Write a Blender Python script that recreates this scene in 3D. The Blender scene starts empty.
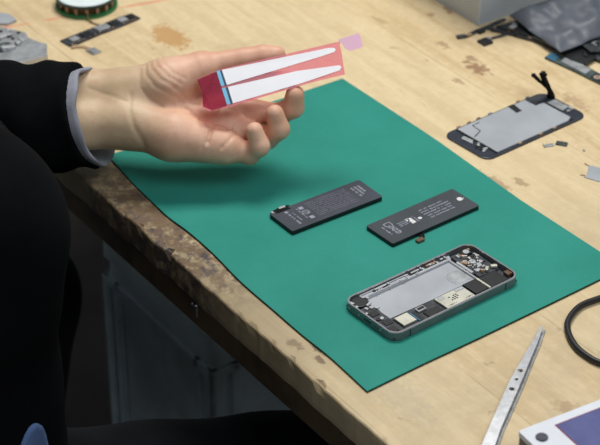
import bpy, bmesh, math, random
import numpy as np
from mathutils import Vector, Matrix, noise as mnoise

S = bpy.context.scene
C = S.collection
random.seed(7)
MM = 0.001
TZ = 0.78            # height of the bench top above the floor (m)

# ------------------------------------------------------------------ camera
cam_data = bpy.data.cameras.new('camera')
cam = bpy.data.objects.new('camera', cam_data)
C.objects.link(cam)
pitch, roll = 0.5697, -0.0064
fw = Vector((0, math.cos(pitch), -math.sin(pitch)))
rt = Vector((1, 0, 0))
up = rt.cross(fw)
rt2 = rt * math.cos(roll) + up * math.sin(roll)
up2 = rt2.cross(fw)
M = Matrix((rt2, up2, -fw)).transposed().to_4x4()
M.translation = Vector((0, -1.3, 0.8768 + TZ))
cam.matrix_world = M
cam_data.sensor_fit = 'HORIZONTAL'
cam_data.sensor_width = 36
cam_data.lens = 119.3
cam_data.clip_start = 0.05
cam_data.dof.use_dof = True
cam_data.dof.focus_distance = 1.54
cam_data.dof.aperture_fstop = 11
S.camera = cam

# ------------------------------------------------------------------ world + lights
w = bpy.data.worlds.new('room_light')
S.world = w
w.use_nodes = True
w.node_tree.nodes['Background'].inputs[0].default_value = (0.85, 0.92, 1.0, 1)
w.node_tree.nodes['Background'].inputs[1].default_value = 0.20


def area(name, loc, target, sx, sy, power, col):
    d = bpy.data.lights.new(name, 'AREA')
    d.shape = 'RECTANGLE'
    d.size, d.size_y = sx, sy
    d.energy = power
    d.color = col
    o = bpy.data.objects.new(name, d)
    C.objects.link(o)
    o.location = loc
    o.rotation_euler = (Vector(target) - Vector(loc)).to_track_quat('-Z', 'Y').to_euler()
    return o


area('ceiling_strip_light', (0.10, 0.66, TZ + 1.55), (0.03, 0.10, TZ), 0.75, 0.5, 20.5, (1.0, 0.975, 0.92))
area('front_fill_light', (0.75, -0.95, TZ + 1.85), (0.05, 0.05, TZ), 1.2, 0.9, 15, (0.94, 0.97, 1.0))  # unseen fill lamp, added to brighten surfaces facing the camera

S.view_settings.view_transform = 'Standard'
S.view_settings.look = 'None'
S.view_settings.gamma = 1
S.view_settings.exposure = 0.0
S.view_settings.use_curve_mapping = False


# ------------------------------------------------------------------ materials
def lin(c):
    c = c / 255.0
    return c / 12.92 if c <= 0.04045 else ((c + 0.055) / 1.055) ** 2.4


def rgb(r, g, b):
    return (lin(r), lin(g), lin(b), 1)


class NT:
    def __init__(self, name):
        self.m = bpy.data.materials.new(name)
        self.m.use_nodes = True
        self.t = self.m.node_tree
        self.b = self.t.nodes['Principled BSDF']
        self.out = self.t.nodes['Material Output']

    def n(self, kind, **kw):
        x = self.t.nodes.new(kind)
        for k, v in kw.items():
            setattr(x, k, v)
        return x

    def l(self, a, b):
        self.t.links.new(a, b)

    def coord(self, scale=(1, 1, 1), rot=0.0):
        tc = self.n('ShaderNodeTexCoord')
        mp = self.n('ShaderNodeMapping')
        mp.inputs['Scale'].default_value = scale
        mp.inputs['Rotation'].default_value = (0, 0, rot)
        self.l(tc.outputs['Object'], mp.inputs['Vector'])
        return mp.outputs[0]

    def noise(self, scale, vec=None, detail=4, rough=0.55, dist=0.0):
        x = self.n('ShaderNodeTexNoise')
        x.inputs['Scale'].default_value = scale
        x.inputs['Detail'].default_value = detail
        x.inputs['Roughness'].default_value = rough
        x.inputs['Distortion'].default_value = dist
        self.l(vec if vec is not None else self.coord(), x.inputs['Vector'])
        return x.outputs['Fac']

    def math(self, op, a, b=None, c=None, clamp=False):
        x = self.n('ShaderNodeMath', operation=op, use_clamp=clamp)
        for i, v in enumerate((a, b, c)):
            if v is None:
                continue
            if isinstance(v, (int, float)):
                x.inputs[i].default_value = v
            else:
                self.l(v, x.inputs[i])
        return x.outputs[0]

    def step(self, v, a, b):
        x = self.n('ShaderNodeMapRange', interpolation_type='SMOOTHSTEP')
        x.inputs['From Min'].default_value = a
        x.inputs['From Max'].default_value = b
        self.l(v, x.inputs['Value'])
        return x.outputs['Result']

    def mix(self, f, a, b, mode='MIX'):
        x = self.n('ShaderNodeMix', data_type='RGBA', blend_type=mode)
        for s, v in ((x.inputs[0], f), (x.inputs[6], a), (x.inputs[7], b)):
            if isinstance(v, (int, float, tuple)):
                s.default_value = v
            else:
                self.l(v, s)
        return x.outputs[2]

    def bump(self, h, strength, dist=0.001):
        x = self.n('ShaderNodeBump')
        x.inputs['Strength'].default_value = strength
        x.inputs['Distance'].default_value = dist
        self.l(h, x.inputs['Height'])
        self.l(x.outputs[0], self.b.inputs['Normal'])

    def set(self, **kw):
        for k, v in kw.items():
            self.b.inputs[k.replace('_', ' ')].default_value = v


def mat(name, col, rough=0.5, metal=0.0, var=0.12, scale=60, bump=0.0, spec=0.5, alpha=1.0, trans=0.0):
    t = NT(name)
    t.set(Roughness=rough, Metallic=metal, Alpha=alpha)
    t.b.inputs['Specular IOR Level'].default_value = spec
    t.b.inputs['Transmission Weight'].default_value = trans
    f = t.noise(scale)
    c = rgb(*col)
    d = tuple(x * (1 - 2 * var) for x in c[:3]) + (1,)
    e = tuple(min(1, x * (1 + 2 * var)) for x in c[:3]) + (1,)
    t.l(t.mix(t.step(f, 0.3, 0.7), d, e), t.b.inputs['Base Color'])
    if bump:
        t.bump(t.noise(scale * 3), bump)
    return t.m


def wood_mat():
    t = NT('bench_wood')
    t.set(Roughness=0.6)
    tc = t.n('ShaderNodeTexCoord')
    sep = t.n('ShaderNodeSeparateXYZ')
    t.l(tc.outputs['Object'], sep.inputs[0])
    X, Y = sep.outputs[0], sep.outputs[1]
    grain = t.noise(1.0, t.coord((7, 60, 20)), 5, 0.6, 0.6)
    fine = t.noise(1.0, t.coord((45, 420, 90)), 3, 0.6)
    blot = t.noise(14, None, 5, 0.6)
    spots = t.noise(55, None, 4, 0.6)
    col = t.mix(t.step(grain, 0.32, 0.68), rgb(208, 182, 138), rgb(228, 204, 162))
    col = t.mix(t.math('MULTIPLY', t.step(fine, 0.45, 0.75), 0.22), col, rgb(178, 150, 108))
    mot = t.noise(120, None, 5, 0.7)
    col = t.mix(t.math('MULTIPLY', t.step(mot, 0.5, 0.7), 0.35), col, rgb(196, 172, 128))
    col = t.mix(t.math('MULTIPLY', t.step(mot, 0.5, 0.32), 0.35), col, rgb(236, 218, 178))
    # boards glued side by side
    bd = t.math('FLOOR', t.math('MULTIPLY', t.math('SUBTRACT', Y, 0.0035), 1 / 0.0928))
    wn = t.n('ShaderNodeTexWhiteNoise', noise_dimensions='1D')
    t.l(bd, wn.inputs['W'])
    col = t.mix(t.math('MULTIPLY', wn.outputs['Value'], 0.30), col, rgb(236, 220, 180))
    fr = t.math('FRACT', t.math('MULTIPLY', t.math('SUBTRACT', Y, 0.0035), 1 / 0.0928))
    edge = t.math('MINIMUM', fr, t.math('SUBTRACT', 1.0, fr))
    joint = t.math('MULTIPLY', t.math('SUBTRACT', 1.0, t.step(edge, 0.003, 0.011)), t.step(t.noise(9), 0.42, 0.6))
    col = t.mix(t.math('MULTIPLY', joint, 0.38), col, rgb(120, 92, 62))
    # greyer zone towards the right end of the bench
    grey = t.math('MULTIPLY', t.step(X, -0.05, 0.2), t.step(blot, 0.25, 0.75))
    col = t.mix(t.math('MULTIPLY', grey, 0.55), col, rgb(186, 170, 138))
    # general dirt
    col = t.mix(t.math('MULTIPLY', t.step(blot, 0.52, 0.78), 0.35), col, rgb(168, 136, 98))
    col = t.mix(t.math('MULTIPLY', t.step(spots, 0.66, 0.76), 0.5), col, rgb(128, 88, 60))

    tiny = t.noise(170, None, 4, 0.6)

    def stain(cx, cy, rx, ry, colr, k, soft=0.55, wob=0.7):
        dx = t.math('MULTIPLY', t.math('SUBTRACT', X, cx), 1 / rx)
        dy = t.math('MULTIPLY', t.math('SUBTRACT', Y, cy), 1 / ry)
        d = t.math('SQRT', t.math('ADD', t.math('MULTIPLY', dx, dx), t.math('MULTIPLY', dy, dy)))
        d = t.math('ADD', d, t.math('MULTIPLY', t.math('SUBTRACT', spots, 0.5), 2.4 * wob))
        d = t.math('ADD', d, t.math('MULTIPLY', t.math('SUBTRACT', tiny, 0.5), 4.0 * wob))
        m = t.math('SUBTRACT', 1.0, t.step(d, 1 - soft, 1.0))
        return t.math('MULTIPLY', m, k)

    def put(m, c):
        nonlocal col
        col = t.mix(m, col, c)
    # burnt and oily band along the front edge
    band = t.math('MULTIPLY', t.math('SUBTRACT', 1.0, t.step(t.math('ADD', Y, t.math('MULTIPLY', t.math('SUBTRACT', blot, 0.5), 0.06)), 0.012, 0.05)), t.math('SUBTRACT', 1.0, t.step(X, 0.02, 0.25)))
    put(t.math('MULTIPLY', band, 0.65), rgb(124, 110, 84))
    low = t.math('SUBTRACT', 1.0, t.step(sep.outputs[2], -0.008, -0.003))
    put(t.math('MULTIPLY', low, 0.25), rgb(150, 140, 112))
    patch = t.math('MULTIPLY', t.math('MULTIPLY', t.step(X, -0.205, -0.14), t.math('SUBTRACT', 1.0, t.step(X, -0.03, 0.07))), t.math('SUBTRACT', 1.0, t.step(Y, 0.022, 0.045)))
    put(t.math('MULTIPLY', t.math('MULTIPLY', patch, t.step(t.noise(75, None, 4, .65), 0.40, 0.58)), 0.85), rgb(96, 72, 50))
    put(t.math('MULTIPLY', t.math('MULTIPLY', patch, t.step(t.noise(60, t.coord((1, 1.3, 1), .7), 4, .65), 0.48, 0.62)), 0.9), rgb(60, 54, 64))
    burn, ink = rgb(84, 60, 42), rgb(58, 52, 58)
    put(stain(-0.105, 0.018, 0.09, 0.026, None, 0.8, 0.8, 1.0), rgb(116, 92, 68))
    for cx, cy, rx, ry, c, k in ((.012, .028, .018, .006, ink, .6), (.010, .012, .02, .006, burn, .35), (.112, .014, .012, .005, burn, .5), (.126, .024, .010, .004, burn, .7),
                                 (.138, .018, .006, .003, burn, .7), (.20, .04, .05, .018, rgb(160, 154, 140), .22)):
        put(stain(cx, cy, rx, ry, None, k), c)
    # varnish ring stain and darker smudges at the back
    put(stain(-.368, .197, .03, .017, None, .75, .35, .4), rgb(190, 140, 76))
    for cx, cy, rx, ry, k in ((-.150, .398, .018, .010, .75), (-.168, .406, .010, .006, .6), (-.141, .368, .008, .005, .5), (-.205, .400, .01, .006, .5),
                              (-.259, .449, .012, .004, .6), (-.262, .430, .006, .004, .5), (-.264, .333, .008, .004, .5), (.016, .285, .02, .005, .5), (.03, .30, .012, .004, .5),
                              (-.05, .43, .02, .008, .35), (-.281, .382, .014, .005, .3), (-.48, .16, .014, .006, .5), (.33, .20, .03, .012, .35), (.30, .13, .03, .01, .3)):
        put(stain(cx, cy, rx, ry, None, k), rgb(132, 86, 56))
    # scored red pencil line running across the boards
    line = t.math('ABSOLUTE', t.math('SUBTRACT', t.math('ADD', X, t.math('MULTIPLY', Y, -0.24)), -0.4955))
    m = t.math('MULTIPLY', t.math('SUBTRACT', 1.0, t.step(line, 0.0008, 0.0032)), t.step(t.noise(30), 0.35, 0.6))
    put(t.math('MULTIPLY', m, 0.75), rgb(226, 128, 98))
    t.l(col, t.b.inputs['Base Color'])
    t.bump(t.math('ADD', grain, t.math('MULTIPLY', fine, 0.5)), 0.25, 0.0015)
    return t.m


def mat_green():
    t = NT('mat_green')
    t.set(Roughness=0.65)
    t.b.inputs['Specular IOR Level'].default_value = 0.2
    a = t.noise(9, None, 5, 0.6)
    b = t.noise(420, None, 3, 0.7)
    c = t.mix(t.step(a, 0.25, 0.75), rgb(38, 136, 121), rgb(48, 148, 133))
    c = t.mix(t.math('MULTIPLY', t.step(b, 0.45, 0.75), 0.15), c, rgb(78, 160, 146))
    t.l(c, t.b.inputs['Base Color'])
    t.bump(b, 0.15, 0.0006)
    return t.m


def skin_mat():
    t = NT('skin')
    t.set(Roughness=0.5)
    t.b.inputs['Subsurface Weight'].default_value = 0.06
    t.b.inputs['Subsurface Radius'].default_value = (0.006, 0.0025, 0.0015)
    t.b.inputs['Subsurface Scale'].default_value = 1.0
    a = t.noise(38, None, 4, 0.6)
    b = t.noise(150, None, 3, 0.6)
    tc = t.n('ShaderNodeTexCoord')
    sep = t.n('ShaderNodeSeparateXYZ')
    t.l(tc.outputs['Object'], sep.inputs[0])
    # palm and fingers are redder than the wrist
    k = t.step(sep.outputs[0], 0.185, 0.235)
    wrist = t.mix(t.step(a, 0.3, 0.7), rgb(200, 172, 138), rgb(216, 188, 154))
    palm = t.mix(t.step(a, 0.3, 0.7), rgb(220, 168, 140), rgb(234, 190, 162))
    c = t.mix(k, wrist, palm)
    c = t.mix(t.math('MULTIPLY', t.step(b, 0.5, 0.75), 0.25), c, rgb(206, 136, 112))
    t.l(c, t.b.inputs['Base Color'])
    t.bump(b, 0.2, 0.0008)
    return t.m


def cloth_mat(name, col, scale=900, sheen=0.2):
    t = NT(name)
    t.set(Roughness=0.95)
    t.b.inputs['Specular IOR Level'].default_value = 0.08
    t.b.inputs['Sheen Weight'].default_value = sheen * 0.2
    a = t.noise(scale, None, 2, 0.6)
    b = t.noise(18, None, 4, 0.6)
    c = rgb(*col)
    t.l(t.mix(t.step(b, 0.3, 0.7), tuple(v * 0.75 for v in c[:3]) + (1,), tuple(v * 1.25 for v in c[:3]) + (1,)), t.b.inputs['Base Color'])
    t.bump(a, 0.3, 0.0006)
    return t.m


def film_mat(name, col, opacity, rough=.25):
    t = NT(name)
    t.set(Roughness=rough)
    t.b.inputs['Base Color'].default_value = rgb(*col)
    tr = t.n('ShaderNodeBsdfTransparent')
    tr.inputs[0].default_value = tuple(0.22 + 0.78 * v for v in rgb(*col)[:3]) + (1,)
    mx = t.n('ShaderNodeMixShader')
    f = t.math('ADD', opacity - 0.06, t.math('MULTIPLY', t.noise(90), 0.12))
    t.l(f, mx.inputs[0])
    t.l(tr.outputs[0], mx.inputs[1])
    t.l(t.b.outputs[0], mx.inputs[2])
    t.l(mx.outputs[0], t.out.inputs['Surface'])
    return t.m


def screen_mat():
    t = NT('display_blue')
    t.set(Roughness=0.25)
    wv = t.n('ShaderNodeTexWave', wave_type='BANDS', bands_direction='Y')
    wv.inputs['Scale'].default_value = 420
    wv.inputs['Distortion'].default_value = 1.5
    t.l(t.coord(), wv.inputs['Vector'])
    c = t.mix(wv.outputs['Fac'], rgb(84, 88, 138), rgb(108, 112, 166))
    c = t.mix(t.math('MULTIPLY', t.step(t.noise(60), 0.4, 0.7), 0.35), c, rgb(70, 76, 124))
    t.l(c, t.b.inputs['Base Color'])
    return t.m


K = {
    'wood': wood_mat(), 'mat': mat_green(), 'skin': skin_mat(),
    'mat_edge': mat('mat_backing', (20, 40, 38), 0.7),
    'floor': mat('floor_boards', (46, 39, 34), 0.8, var=0.2, scale=8),
    'apron': mat('apron_wood', (88, 72, 50), 0.75, var=0.2, scale=25, bump=0.2),
    'jacket': cloth_mat('black_knit', (11, 12, 15), 900, 0.0),
    'trouser': cloth_mat('dark_trouser', (16, 18, 22)),
    'cuff': cloth_mat('lavender_cuff', (150, 152, 163), 600),
    'shirt': cloth_mat('blue_shirt', (92, 116, 160), 600),
    'hair': mat('hair', (40, 30, 24), 0.6, scale=400, var=0.3, bump=0.5),
    'shoe': mat('shoe_leather', (26, 24, 24), 0.5),
    'white': mat('white_film', (240, 240, 246), 0.45, var=0.01),
    'blue': mat('blue_tab', (112, 186, 222), 0.35, var=0.04),
    'navy': mat('navy_line', (20, 42, 84), 0.4, var=0.05),
    'pink': film_mat('pink_film', (249, 186, 196), 0.30),
    'magenta': film_mat('magenta_film', (206, 96, 130), 0.18),
    'pinktab': film_mat('pale_pink_film', (240, 200, 224), 0.72),
    'batt': mat('battery_wrap', (66, 70, 80), 0.6, var=0.06, scale=30, spec=.3),
    'batt2': mat('battery_wrap_plain', (66, 72, 78), 0.6, var=0.05, scale=30, spec=.3),
    'batt_side': mat('battery_side', (16, 17, 20), 0.5),
    'print': mat('grey_print', (150, 150, 166), 0.6, var=0.08, scale=300),
    'printdim': mat('dim_print', (104, 102, 120), 0.6, var=0.1, scale=300),
    'printw': mat('white_print', (226, 226, 228), 0.55, var=0.03),
    'copper': mat('copper_flex', (110, 84, 64), 0.45, metal=0.2),
    'flex': mat('black_flex', (12, 12, 14), 0.6, spec=.15),
    'alu': mat('space_grey_aluminium', (122, 126, 128), 0.45, metal=0.45, var=0.05),
    'rim': mat('bright_chamfer', (222, 224, 228), 0.22, metal=0.9, var=0.03),
    'tray': mat('battery_tray', (176, 180, 186), 0.6, var=0.05, scale=25, spec=.3),
    'pcb': mat('dark_circuit_board', (50, 54, 61), 0.5, var=0.2, scale=180),
    'pcbg': mat('green_circuit_board', (62, 76, 74), 0.5, var=0.25, scale=140),
    'chip': mat('black_chip', (26, 27, 30), 0.4, var=0.15),
    'shieldc': mat('pale_shield_can', (206, 204, 190), 0.4, metal=0.4, var=0.06, scale=120),
    'steel': mat('bright_steel', (196, 198, 202), 0.36, metal=0.5, var=0.06, scale=150),
    'dull': mat('dull_steel', (162, 165, 168), 0.5, metal=0.4, var=0.12, scale=120),
    'glass': mat('dark_glass', (50, 55, 66), 0.3, var=0.12),
    'plate': mat('lcd_backplate', (166, 171, 177), 0.6, var=0.04, scale=20, spec=.3),
    'tan': mat('tan_contact', (170, 140, 108), 0.45),
    'white_plastic': mat('white_plastic', (226, 230, 238), 0.4, var=0.02),
    'grey_plastic': mat('grey_side_plastic', (130, 122, 112), 0.5),
    'display': screen_mat(),
    'red': mat('red_trim', (150, 50, 60), 0.5),
    'button': mat('dark_button', (56, 60, 78), 0.4),
    'rubber': mat('black_rubber', (28, 28, 31), 0.45, var=0.1),
    'bin': mat('grey_bin_plastic', (190, 200, 208), 0.4, var=0.06, scale=10),
    'bag': film_mat('grey_antistatic_film', (104, 109, 120), 0.82, .45),
    'crate': mat('grey_crate_plastic', (206, 224, 228), 0.6, var=0.08, scale=15),
    'reel_green': mat('green_reel_plastic', (26, 120, 70), 0.35, var=0.1),
    'reel_dark': mat('dark_reel_rim', (40, 56, 48), 0.4, var=0.1),
    'braid': mat('copper_braid', (122, 84, 58), 0.5, metal=0.4, var=0.2, scale=900, bump=0.6),
    'label': mat('white_label', (228, 240, 240), 0.5, var=0.02),
    'strip_blue': mat('blue_tape', (56, 106, 136), 0.45),
    'stk': mat('red_sticker', (190, 60, 56), 0.5),
}


# ------------------------------------------------------------------ mesh helpers (millimetres in, metres out)
def obj(name, bm, m, parent=None, smooth=False, loc=None, rz=0.0, kind=None, label=None):
    bmesh.ops.recalc_face_normals(bm, faces=bm.faces[:])
    me = bpy.data.meshes.new(name)
    bmesh.ops.scale(bm, vec=(MM, MM, MM), verts=bm.verts[:])
    bm.to_mesh(me)
    bm.free()
    me.materials.append(K[m] if isinstance(m, str) else m)
    if smooth:
        for p in me.polygons:
            p.use_smooth = True
        if smooth == 'auto':
            me.set_sharp_from_angle(angle=math.radians(38))
    o = bpy.data.objects.new(name, me)
    C.objects.link(o)
    if parent is not None:
        o.parent = parent
    if loc is not None:
        o.location = (loc[0] * MM, loc[1] * MM, loc[2] * MM + (TZ if parent is None else 0))
    o.rotation_euler = (0, 0, rz)
    if kind:
        o['kind'] = kind
    if label:
        o['label'] = label
    return o


def tag(o, label, cat, group=None):
    o['label'] = label
    o['category'] = cat
    if group:
        o['group'] = group
    return o


def thing(name, label, cat, loc=(0, 0, 0), rz=0.0, group=None):
    o = bpy.data.objects.new(name, None)
    C.objects.link(o)
    o.empty_display_size = 0.02
    o.location = (loc[0] * MM, loc[1] * MM, loc[2] * MM + TZ)
    o.rotation_euler = (0, 0, rz)
    return tag(o, label, cat, group)


def B():
    return bmesh.new()


def box(bm, x0, x1, y0, y1, z0, z1, bev=0.0, seg=2, rot=0.0):
    r = bmesh.ops.create_cube(bm, size=1)
    vs = r['verts']
    cx, cy = (x0 + x1) / 2, (y0 + y1) / 2
    bmesh.ops.scale(bm, vec=(x1 - x0, y1 - y0, z1 - z0), verts=vs)
    if rot:
        bmesh.ops.rotate(bm, cent=(0, 0, 0), matrix=Matrix.Rotation(rot, 3, 'Z'), verts=vs)
    bmesh.ops.translate(bm, vec=(cx, cy, (z0 + z1) / 2), verts=vs)
    if bev:
        es = list({e for v in vs for e in v.link_edges})
        bmesh.ops.bevel(bm, geom=es, offset=bev, segments=seg, affect='EDGES', profile=0.5)
    return bm


def prism(bm, pts, z0, z1, bev=0.0, seg=2):
    """extruded outline (any simple polygon)"""
    lo = [bm.verts.new((p[0], p[1], z0)) for p in pts]
    hi = [bm.verts.new((p[0], p[1], z1)) for p in pts]
    n = len(pts)
    fs = [bm.faces.new(lo[::-1]), bm.faces.new(hi)]
    for i in range(n):
        fs.append(bm.faces.new((lo[i], lo[(i + 1) % n], hi[(i + 1) % n], hi[i])))
    if bev:
        es = [e for e in fs[1].edges]
        bmesh.ops.bevel(bm, geom=es, offset=bev, segments=seg, affect='EDGES', profile=0.5)
    return bm


def rrect(x0, x1, y0, y1, r, n=6):
    out = []
    for cx, cy, a in ((x1 - r, y1 - r, 0), (x0 + r, y1 - r, 90), (x0 + r, y0 + r, 180), (x1 - r, y0 + r, 270)):
        for k in range(n + 1):
            t = math.radians(a + 90 * k / n)
            out.append((cx + r * math.cos(t), cy + r * math.sin(t)))
    return out


def ring(bm, outer, inner, z0, z1):
    """wall between two outlines with the same number of points"""
    n = len(outer)
    A = [[bm.verts.new((p[0], p[1], z)) for p in o] for o, z in ((outer, z0), (outer, z1), (inner, z1), (inner, z0))]
    for i in range(n):
        j = (i + 1) % n
        for k in range(4):
            a, b = A[k], A[(k + 1) % 4]
            bm.faces.new((a[i], a[j], b[j], b[i]))
    return bm


def disc(bm, cx, cy, r, z0, z1, n=28, bev=0.0, ry=None):
    prism(bm, [(cx + r * math.cos(2 * math.pi * k / n), cy + (ry or r) * math.sin(2 * math.pi * k / n)) for k in range(n)], z0, z1, bev)
    return bm


def catmull(pts, sub=6, closed=False):
    P = [Vector(p) for p in pts]
    n = len(P)
    out = []
    for i in range(n if closed else n - 1):
        g = (lambda k: P[k % n]) if closed else (lambda k: P[max(0, min(n - 1, k))])
        a, b, c, d = g(i - 1), g(i), g(i + 1), g(i + 2)
        for s in range(sub):
            t = s / sub
            out.append(0.5 * ((2 * b) + (c - a) * t + (2 * a - 5 * b + 4 * c - d) * t * t + (3 * b - a - 3 * c + d) * t ** 3))
    if not closed:
        out.append(P[-1])
    return out


def tube(bm, pts, r, n=10, closed=False, flat=None):
    P = [Vector(p) for p in pts]
    rings = []
    N = len(P)
    for i, p in enumerate(P):
        a = P[(i - 1) % N] if closed or i else p
        b = P[(i + 1) % N] if closed or i < N - 1 else p
        d = (b - a).normalized()
        s = d.cross(Vector((0, 0, 1)))
        if s.length < 1e-4:
            s = Vector((1, 0, 0))
        s.normalize()
        u = s.cross(d).normalized()
        rr = r[i] if isinstance(r, (list, tuple)) else r
        fl = flat if flat else rr
        rings.append([bm.verts.new(p + s * rr * math.cos(2 * math.pi * k / n) + u * fl * math.sin(2 * math.pi * k / n)) for k in range(n)])
    for i in range(N if closed else N - 1):
        a, b = rings[i], rings[(i + 1) % N]
        for k in range(n):
            bm.faces.new((a[k], a[(k + 1) % n], b[(k + 1) % n], b[k]))
    if not closed:
        bm.faces.new(rings[0][::-1])
        bm.faces.new(rings[-1])
    return bm


def ribbon(bm, pts, width, thick):
    """flat strip following 3D points, width across in the plane, real thickness"""
    P = [Vector(p) for p in pts]
    rows = []
    for i, p in enumerate(P):
        d = (P[min(i + 1, len(P) - 1)] - P[max(i - 1, 0)]).normalized()
        s = d.cross(Vector((0, 0, 1)))
        s = s.normalized() if s.length > 1e-3 else Vector((1, 0, 0))
        u = s.cross(d).normalized()
        wd = width[i] if isinstance(width, (list, tuple)) else width
        rows.append([bm.verts.new(p + s * a * wd / 2 + u * b * thick / 2) for a, b in ((-1, -1), (1, -1), (1, 1), (-1, 1))])
    for a, b in zip(rows, rows[1:]):
        for k in range(4):
            bm.faces.new((a[k], a[(k + 1) % 4], b[(k + 1) % 4], b[k]))
    bm.faces.new(rows[0][::-1])
    bm.faces.new(rows[-1])
    return bm


def holed_plate(outer, holes, thick, bev=0.0):
    cu = bpy.data.curves.new('outline', 'CURVE')
    cu.dimensions = '2D'
    cu.fill_mode = 'BOTH'
    for pts in [outer] + holes:
        sp = cu.splines.new('POLY')
        sp.points.add(len(pts) - 1)
        for q, p in zip(sp.points, pts):
            q.co = (p[0], p[1], 0, 1)
        sp.use_cyclic_u = True
    cu.extrude = thick / 2
    cu.bevel_depth = bev
    o = bpy.data.objects.new('outline', cu)
    me = o.to_mesh()
    bm = B()
    bm.from_mesh(me)
    o.to_mesh_clear()
    bpy.data.objects.remove(o)
    bpy.data.curves.remove(cu)
    bmesh.ops.remove_doubles(bm, verts=bm.verts[:], dist=1e-4)
    return bm


# ------------------------------------------------------------------ signed-distance modelling for the person
def cap(P, a, b, ra, rb):
    a, b = np.array(a, float), np.array(b, float)
    d = b - a
    t = np.clip(((P - a) @ d) / (d @ d), 0, 1)
    return np.linalg.norm(P - a - t[..., None] * d, axis=-1) - (ra + (rb - ra) * t)


def ell(P, c, r):
    q = (P - np.array(c, float)) / np.array(r, float)
    k = np.linalg.norm(q, axis=-1)
    return (k - 1) * min(r)


def smin(a, b, k):
    h = np.clip(0.5 + 0.5 * (b - a) / k, 0, 1)
    return b + (a - b) * h - k * h * (1 - h)


def nets(f, lo, hi, h):
    """surface nets: returns verts (N,3), quads (M,4)"""
    ax = [np.arange(lo[i], hi[i] + h, h) for i in range(3)]
    n = [len(a) for a in ax]
    D = np.empty(n)
    for i in range(n[0]):
        G = np.stack(np.meshgrid(ax[0][i:i + 1], ax[1], ax[2], indexing='ij'), -1)
        D[i] = f(G)[0]
    D[[0, -1]] = np.maximum(D[[0, -1]], .01)
    D[:, [0, -1]] = np.maximum(D[:, [0, -1]], .01)
    D[:, :, [0, -1]] = np.maximum(D[:, :, [0, -1]], .01)
    ins = D < 0
    cs = [(a, b, c) for a in (0, 1) for b in (0, 1) for c in (0, 1)]

    def sl(A, o):
        return A[o[0]:n[0] - 1 + o[0], o[1]:n[1] - 1 + o[1], o[2]:n[2] - 1 + o[2]]
    tot = sum(sl(ins, o).astype(int) for o in cs)
    act = (tot > 0) & (tot < 8)
    idx = -np.ones(act.shape, int)
    cells = np.argwhere(act)
    idx[act] = np.arange(len(cells))
    acc = np.zeros((len(cells), 3))
    cnt = np.zeros(len(cells))
    for o in cs:
        for d in range(3):
            if o[d]:
                continue
            p = list(o)
            p[d] = 1
            va, vb = sl(D, o)[act], sl(D, p)[act]
            m = (va < 0) != (vb < 0)
            t = np.where(m, va / np.where(m, va - vb, 1), 0)
            pos = np.tile(np.array(o, float), (len(cells), 1))
            pos[:, d] += t
            acc[m] += pos[m]
            cnt[m] += 1
    V = (cells + acc / cnt[:, None]) * h + np.array(lo)
    Q = []
    for d in range(3):
        a, b = [k for k in range(3) if k != d]
        A = [slice(None)] * 3
        A[d] = slice(0, n[d] - 1)
        Bs = [slice(None)] * 3
        Bs[d] = slice(1, n[d])
        e = np.argwhere(ins[tuple(A)] != ins[tuple(Bs)])
        e = e[(e[:, a] > 0) & (e[:, b] > 0) & (e[:, a] < n[a] - 1) & (e[:, b] < n[b] - 1)]
        q = []
        for da, db in ((1, 1), (0, 1), (0, 0), (1, 0)):
            c = e.copy()
            c[:, a] -= da
            c[:, b] -= db
            q.append(idx[c[:, 0], c[:, 1], c[:, 2]])
        Q.append(np.stack(q, 1))
    Q = np.concatenate(Q)
    Q = Q[(Q >= 0).all(1)]
    return V, Q


def add_net(bm, V, Q):
    vs = [bm.verts.new(v) for v in V]
    for q in Q:
        if len(set(q)) == 4:
            try:
                bm.faces.new([vs[i] for i in q])
            except ValueError:
                pass


# ================================================================== SETTING
bm = B()
box(bm, -2500, 2500, -2500, 2500, -800, -780)
f = obj('floor', bm, 'floor', kind='structure', loc=(0, 0, 0))

# ================================================================== WORKBENCH
TA = math.atan2(-.8269, .5624)          # the bench's front edge runs along its local x
TO = (-78.5, -15.0)


def T2W(x, y):
    c, s = math.cos(TA), math.sin(TA)
    return (TO[0] + c * x - s * y, TO[1] + s * x + c * y)


bench = thing('workbench', 'pale scarred wooden workbench with burnt stains along its front edge', 'workbench', (TO[0], TO[1], 0), TA)
bm = B()
xs = [-1000, -800, -600] + list(range(-500, 420, 5)) + [500, 700, 900]
prof = [(900, 0), (300, 0), (60, 0), (2.6, 0), (.9, -.4), (.1, -1.5), (0, -8), (0, -20), (.5, -25), (3, -26.5), (300, -26.5), (900, -26.5)]
rows = []
for x in xs:
    ch = mnoise.fractal(Vector((x * .035, 3.1, 0)), 1.0, 2.0, 4) * 1.7
    cp = max(0, mnoise.noise(Vector((x * .11, 9.7, 0))) - .2) * 9
    row = []
    for i, (y, z) in enumerate(prof):
        dy = ch if 2 < i < 10 else 0
        if i in (3, 4, 5):
            dy += cp * (1.0, 1.0, .8)[i - 3]
            z = z - (0, cp * .5, cp * .4)[i - 3]
        row.append(bm.verts.new((x, y + dy, z)))
    rows.append(row)
n = len(prof)
for a, b in zip(rows, rows[1:]):
    for k in range(n):
        bm.faces.new((a[k], a[(k + 1) % n], b[(k + 1) % n], b[k]))
bm.faces.new(rows[0])
bm.faces.new(rows[-1][::-1])
obj('tabletop', bm, 'wood', bench)
bm = B()
box(bm, -960, 860, 17, 40, -72, -26, 2)
obj('front_rail', bm, 'apron', bench)
bm = B()
box(bm, -960, 860, 840, 864, -110, -26, 2)
obj('rear_rail', bm, 'apron', bench)
for lx in (-930, 760):
    for ly in (45, 770):
        bm = B()
        box(bm, lx, lx + 70, ly, ly + 70, -780, -26, 3)
        obj('leg', bm, 'apron', bench)
bm = B()
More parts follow.
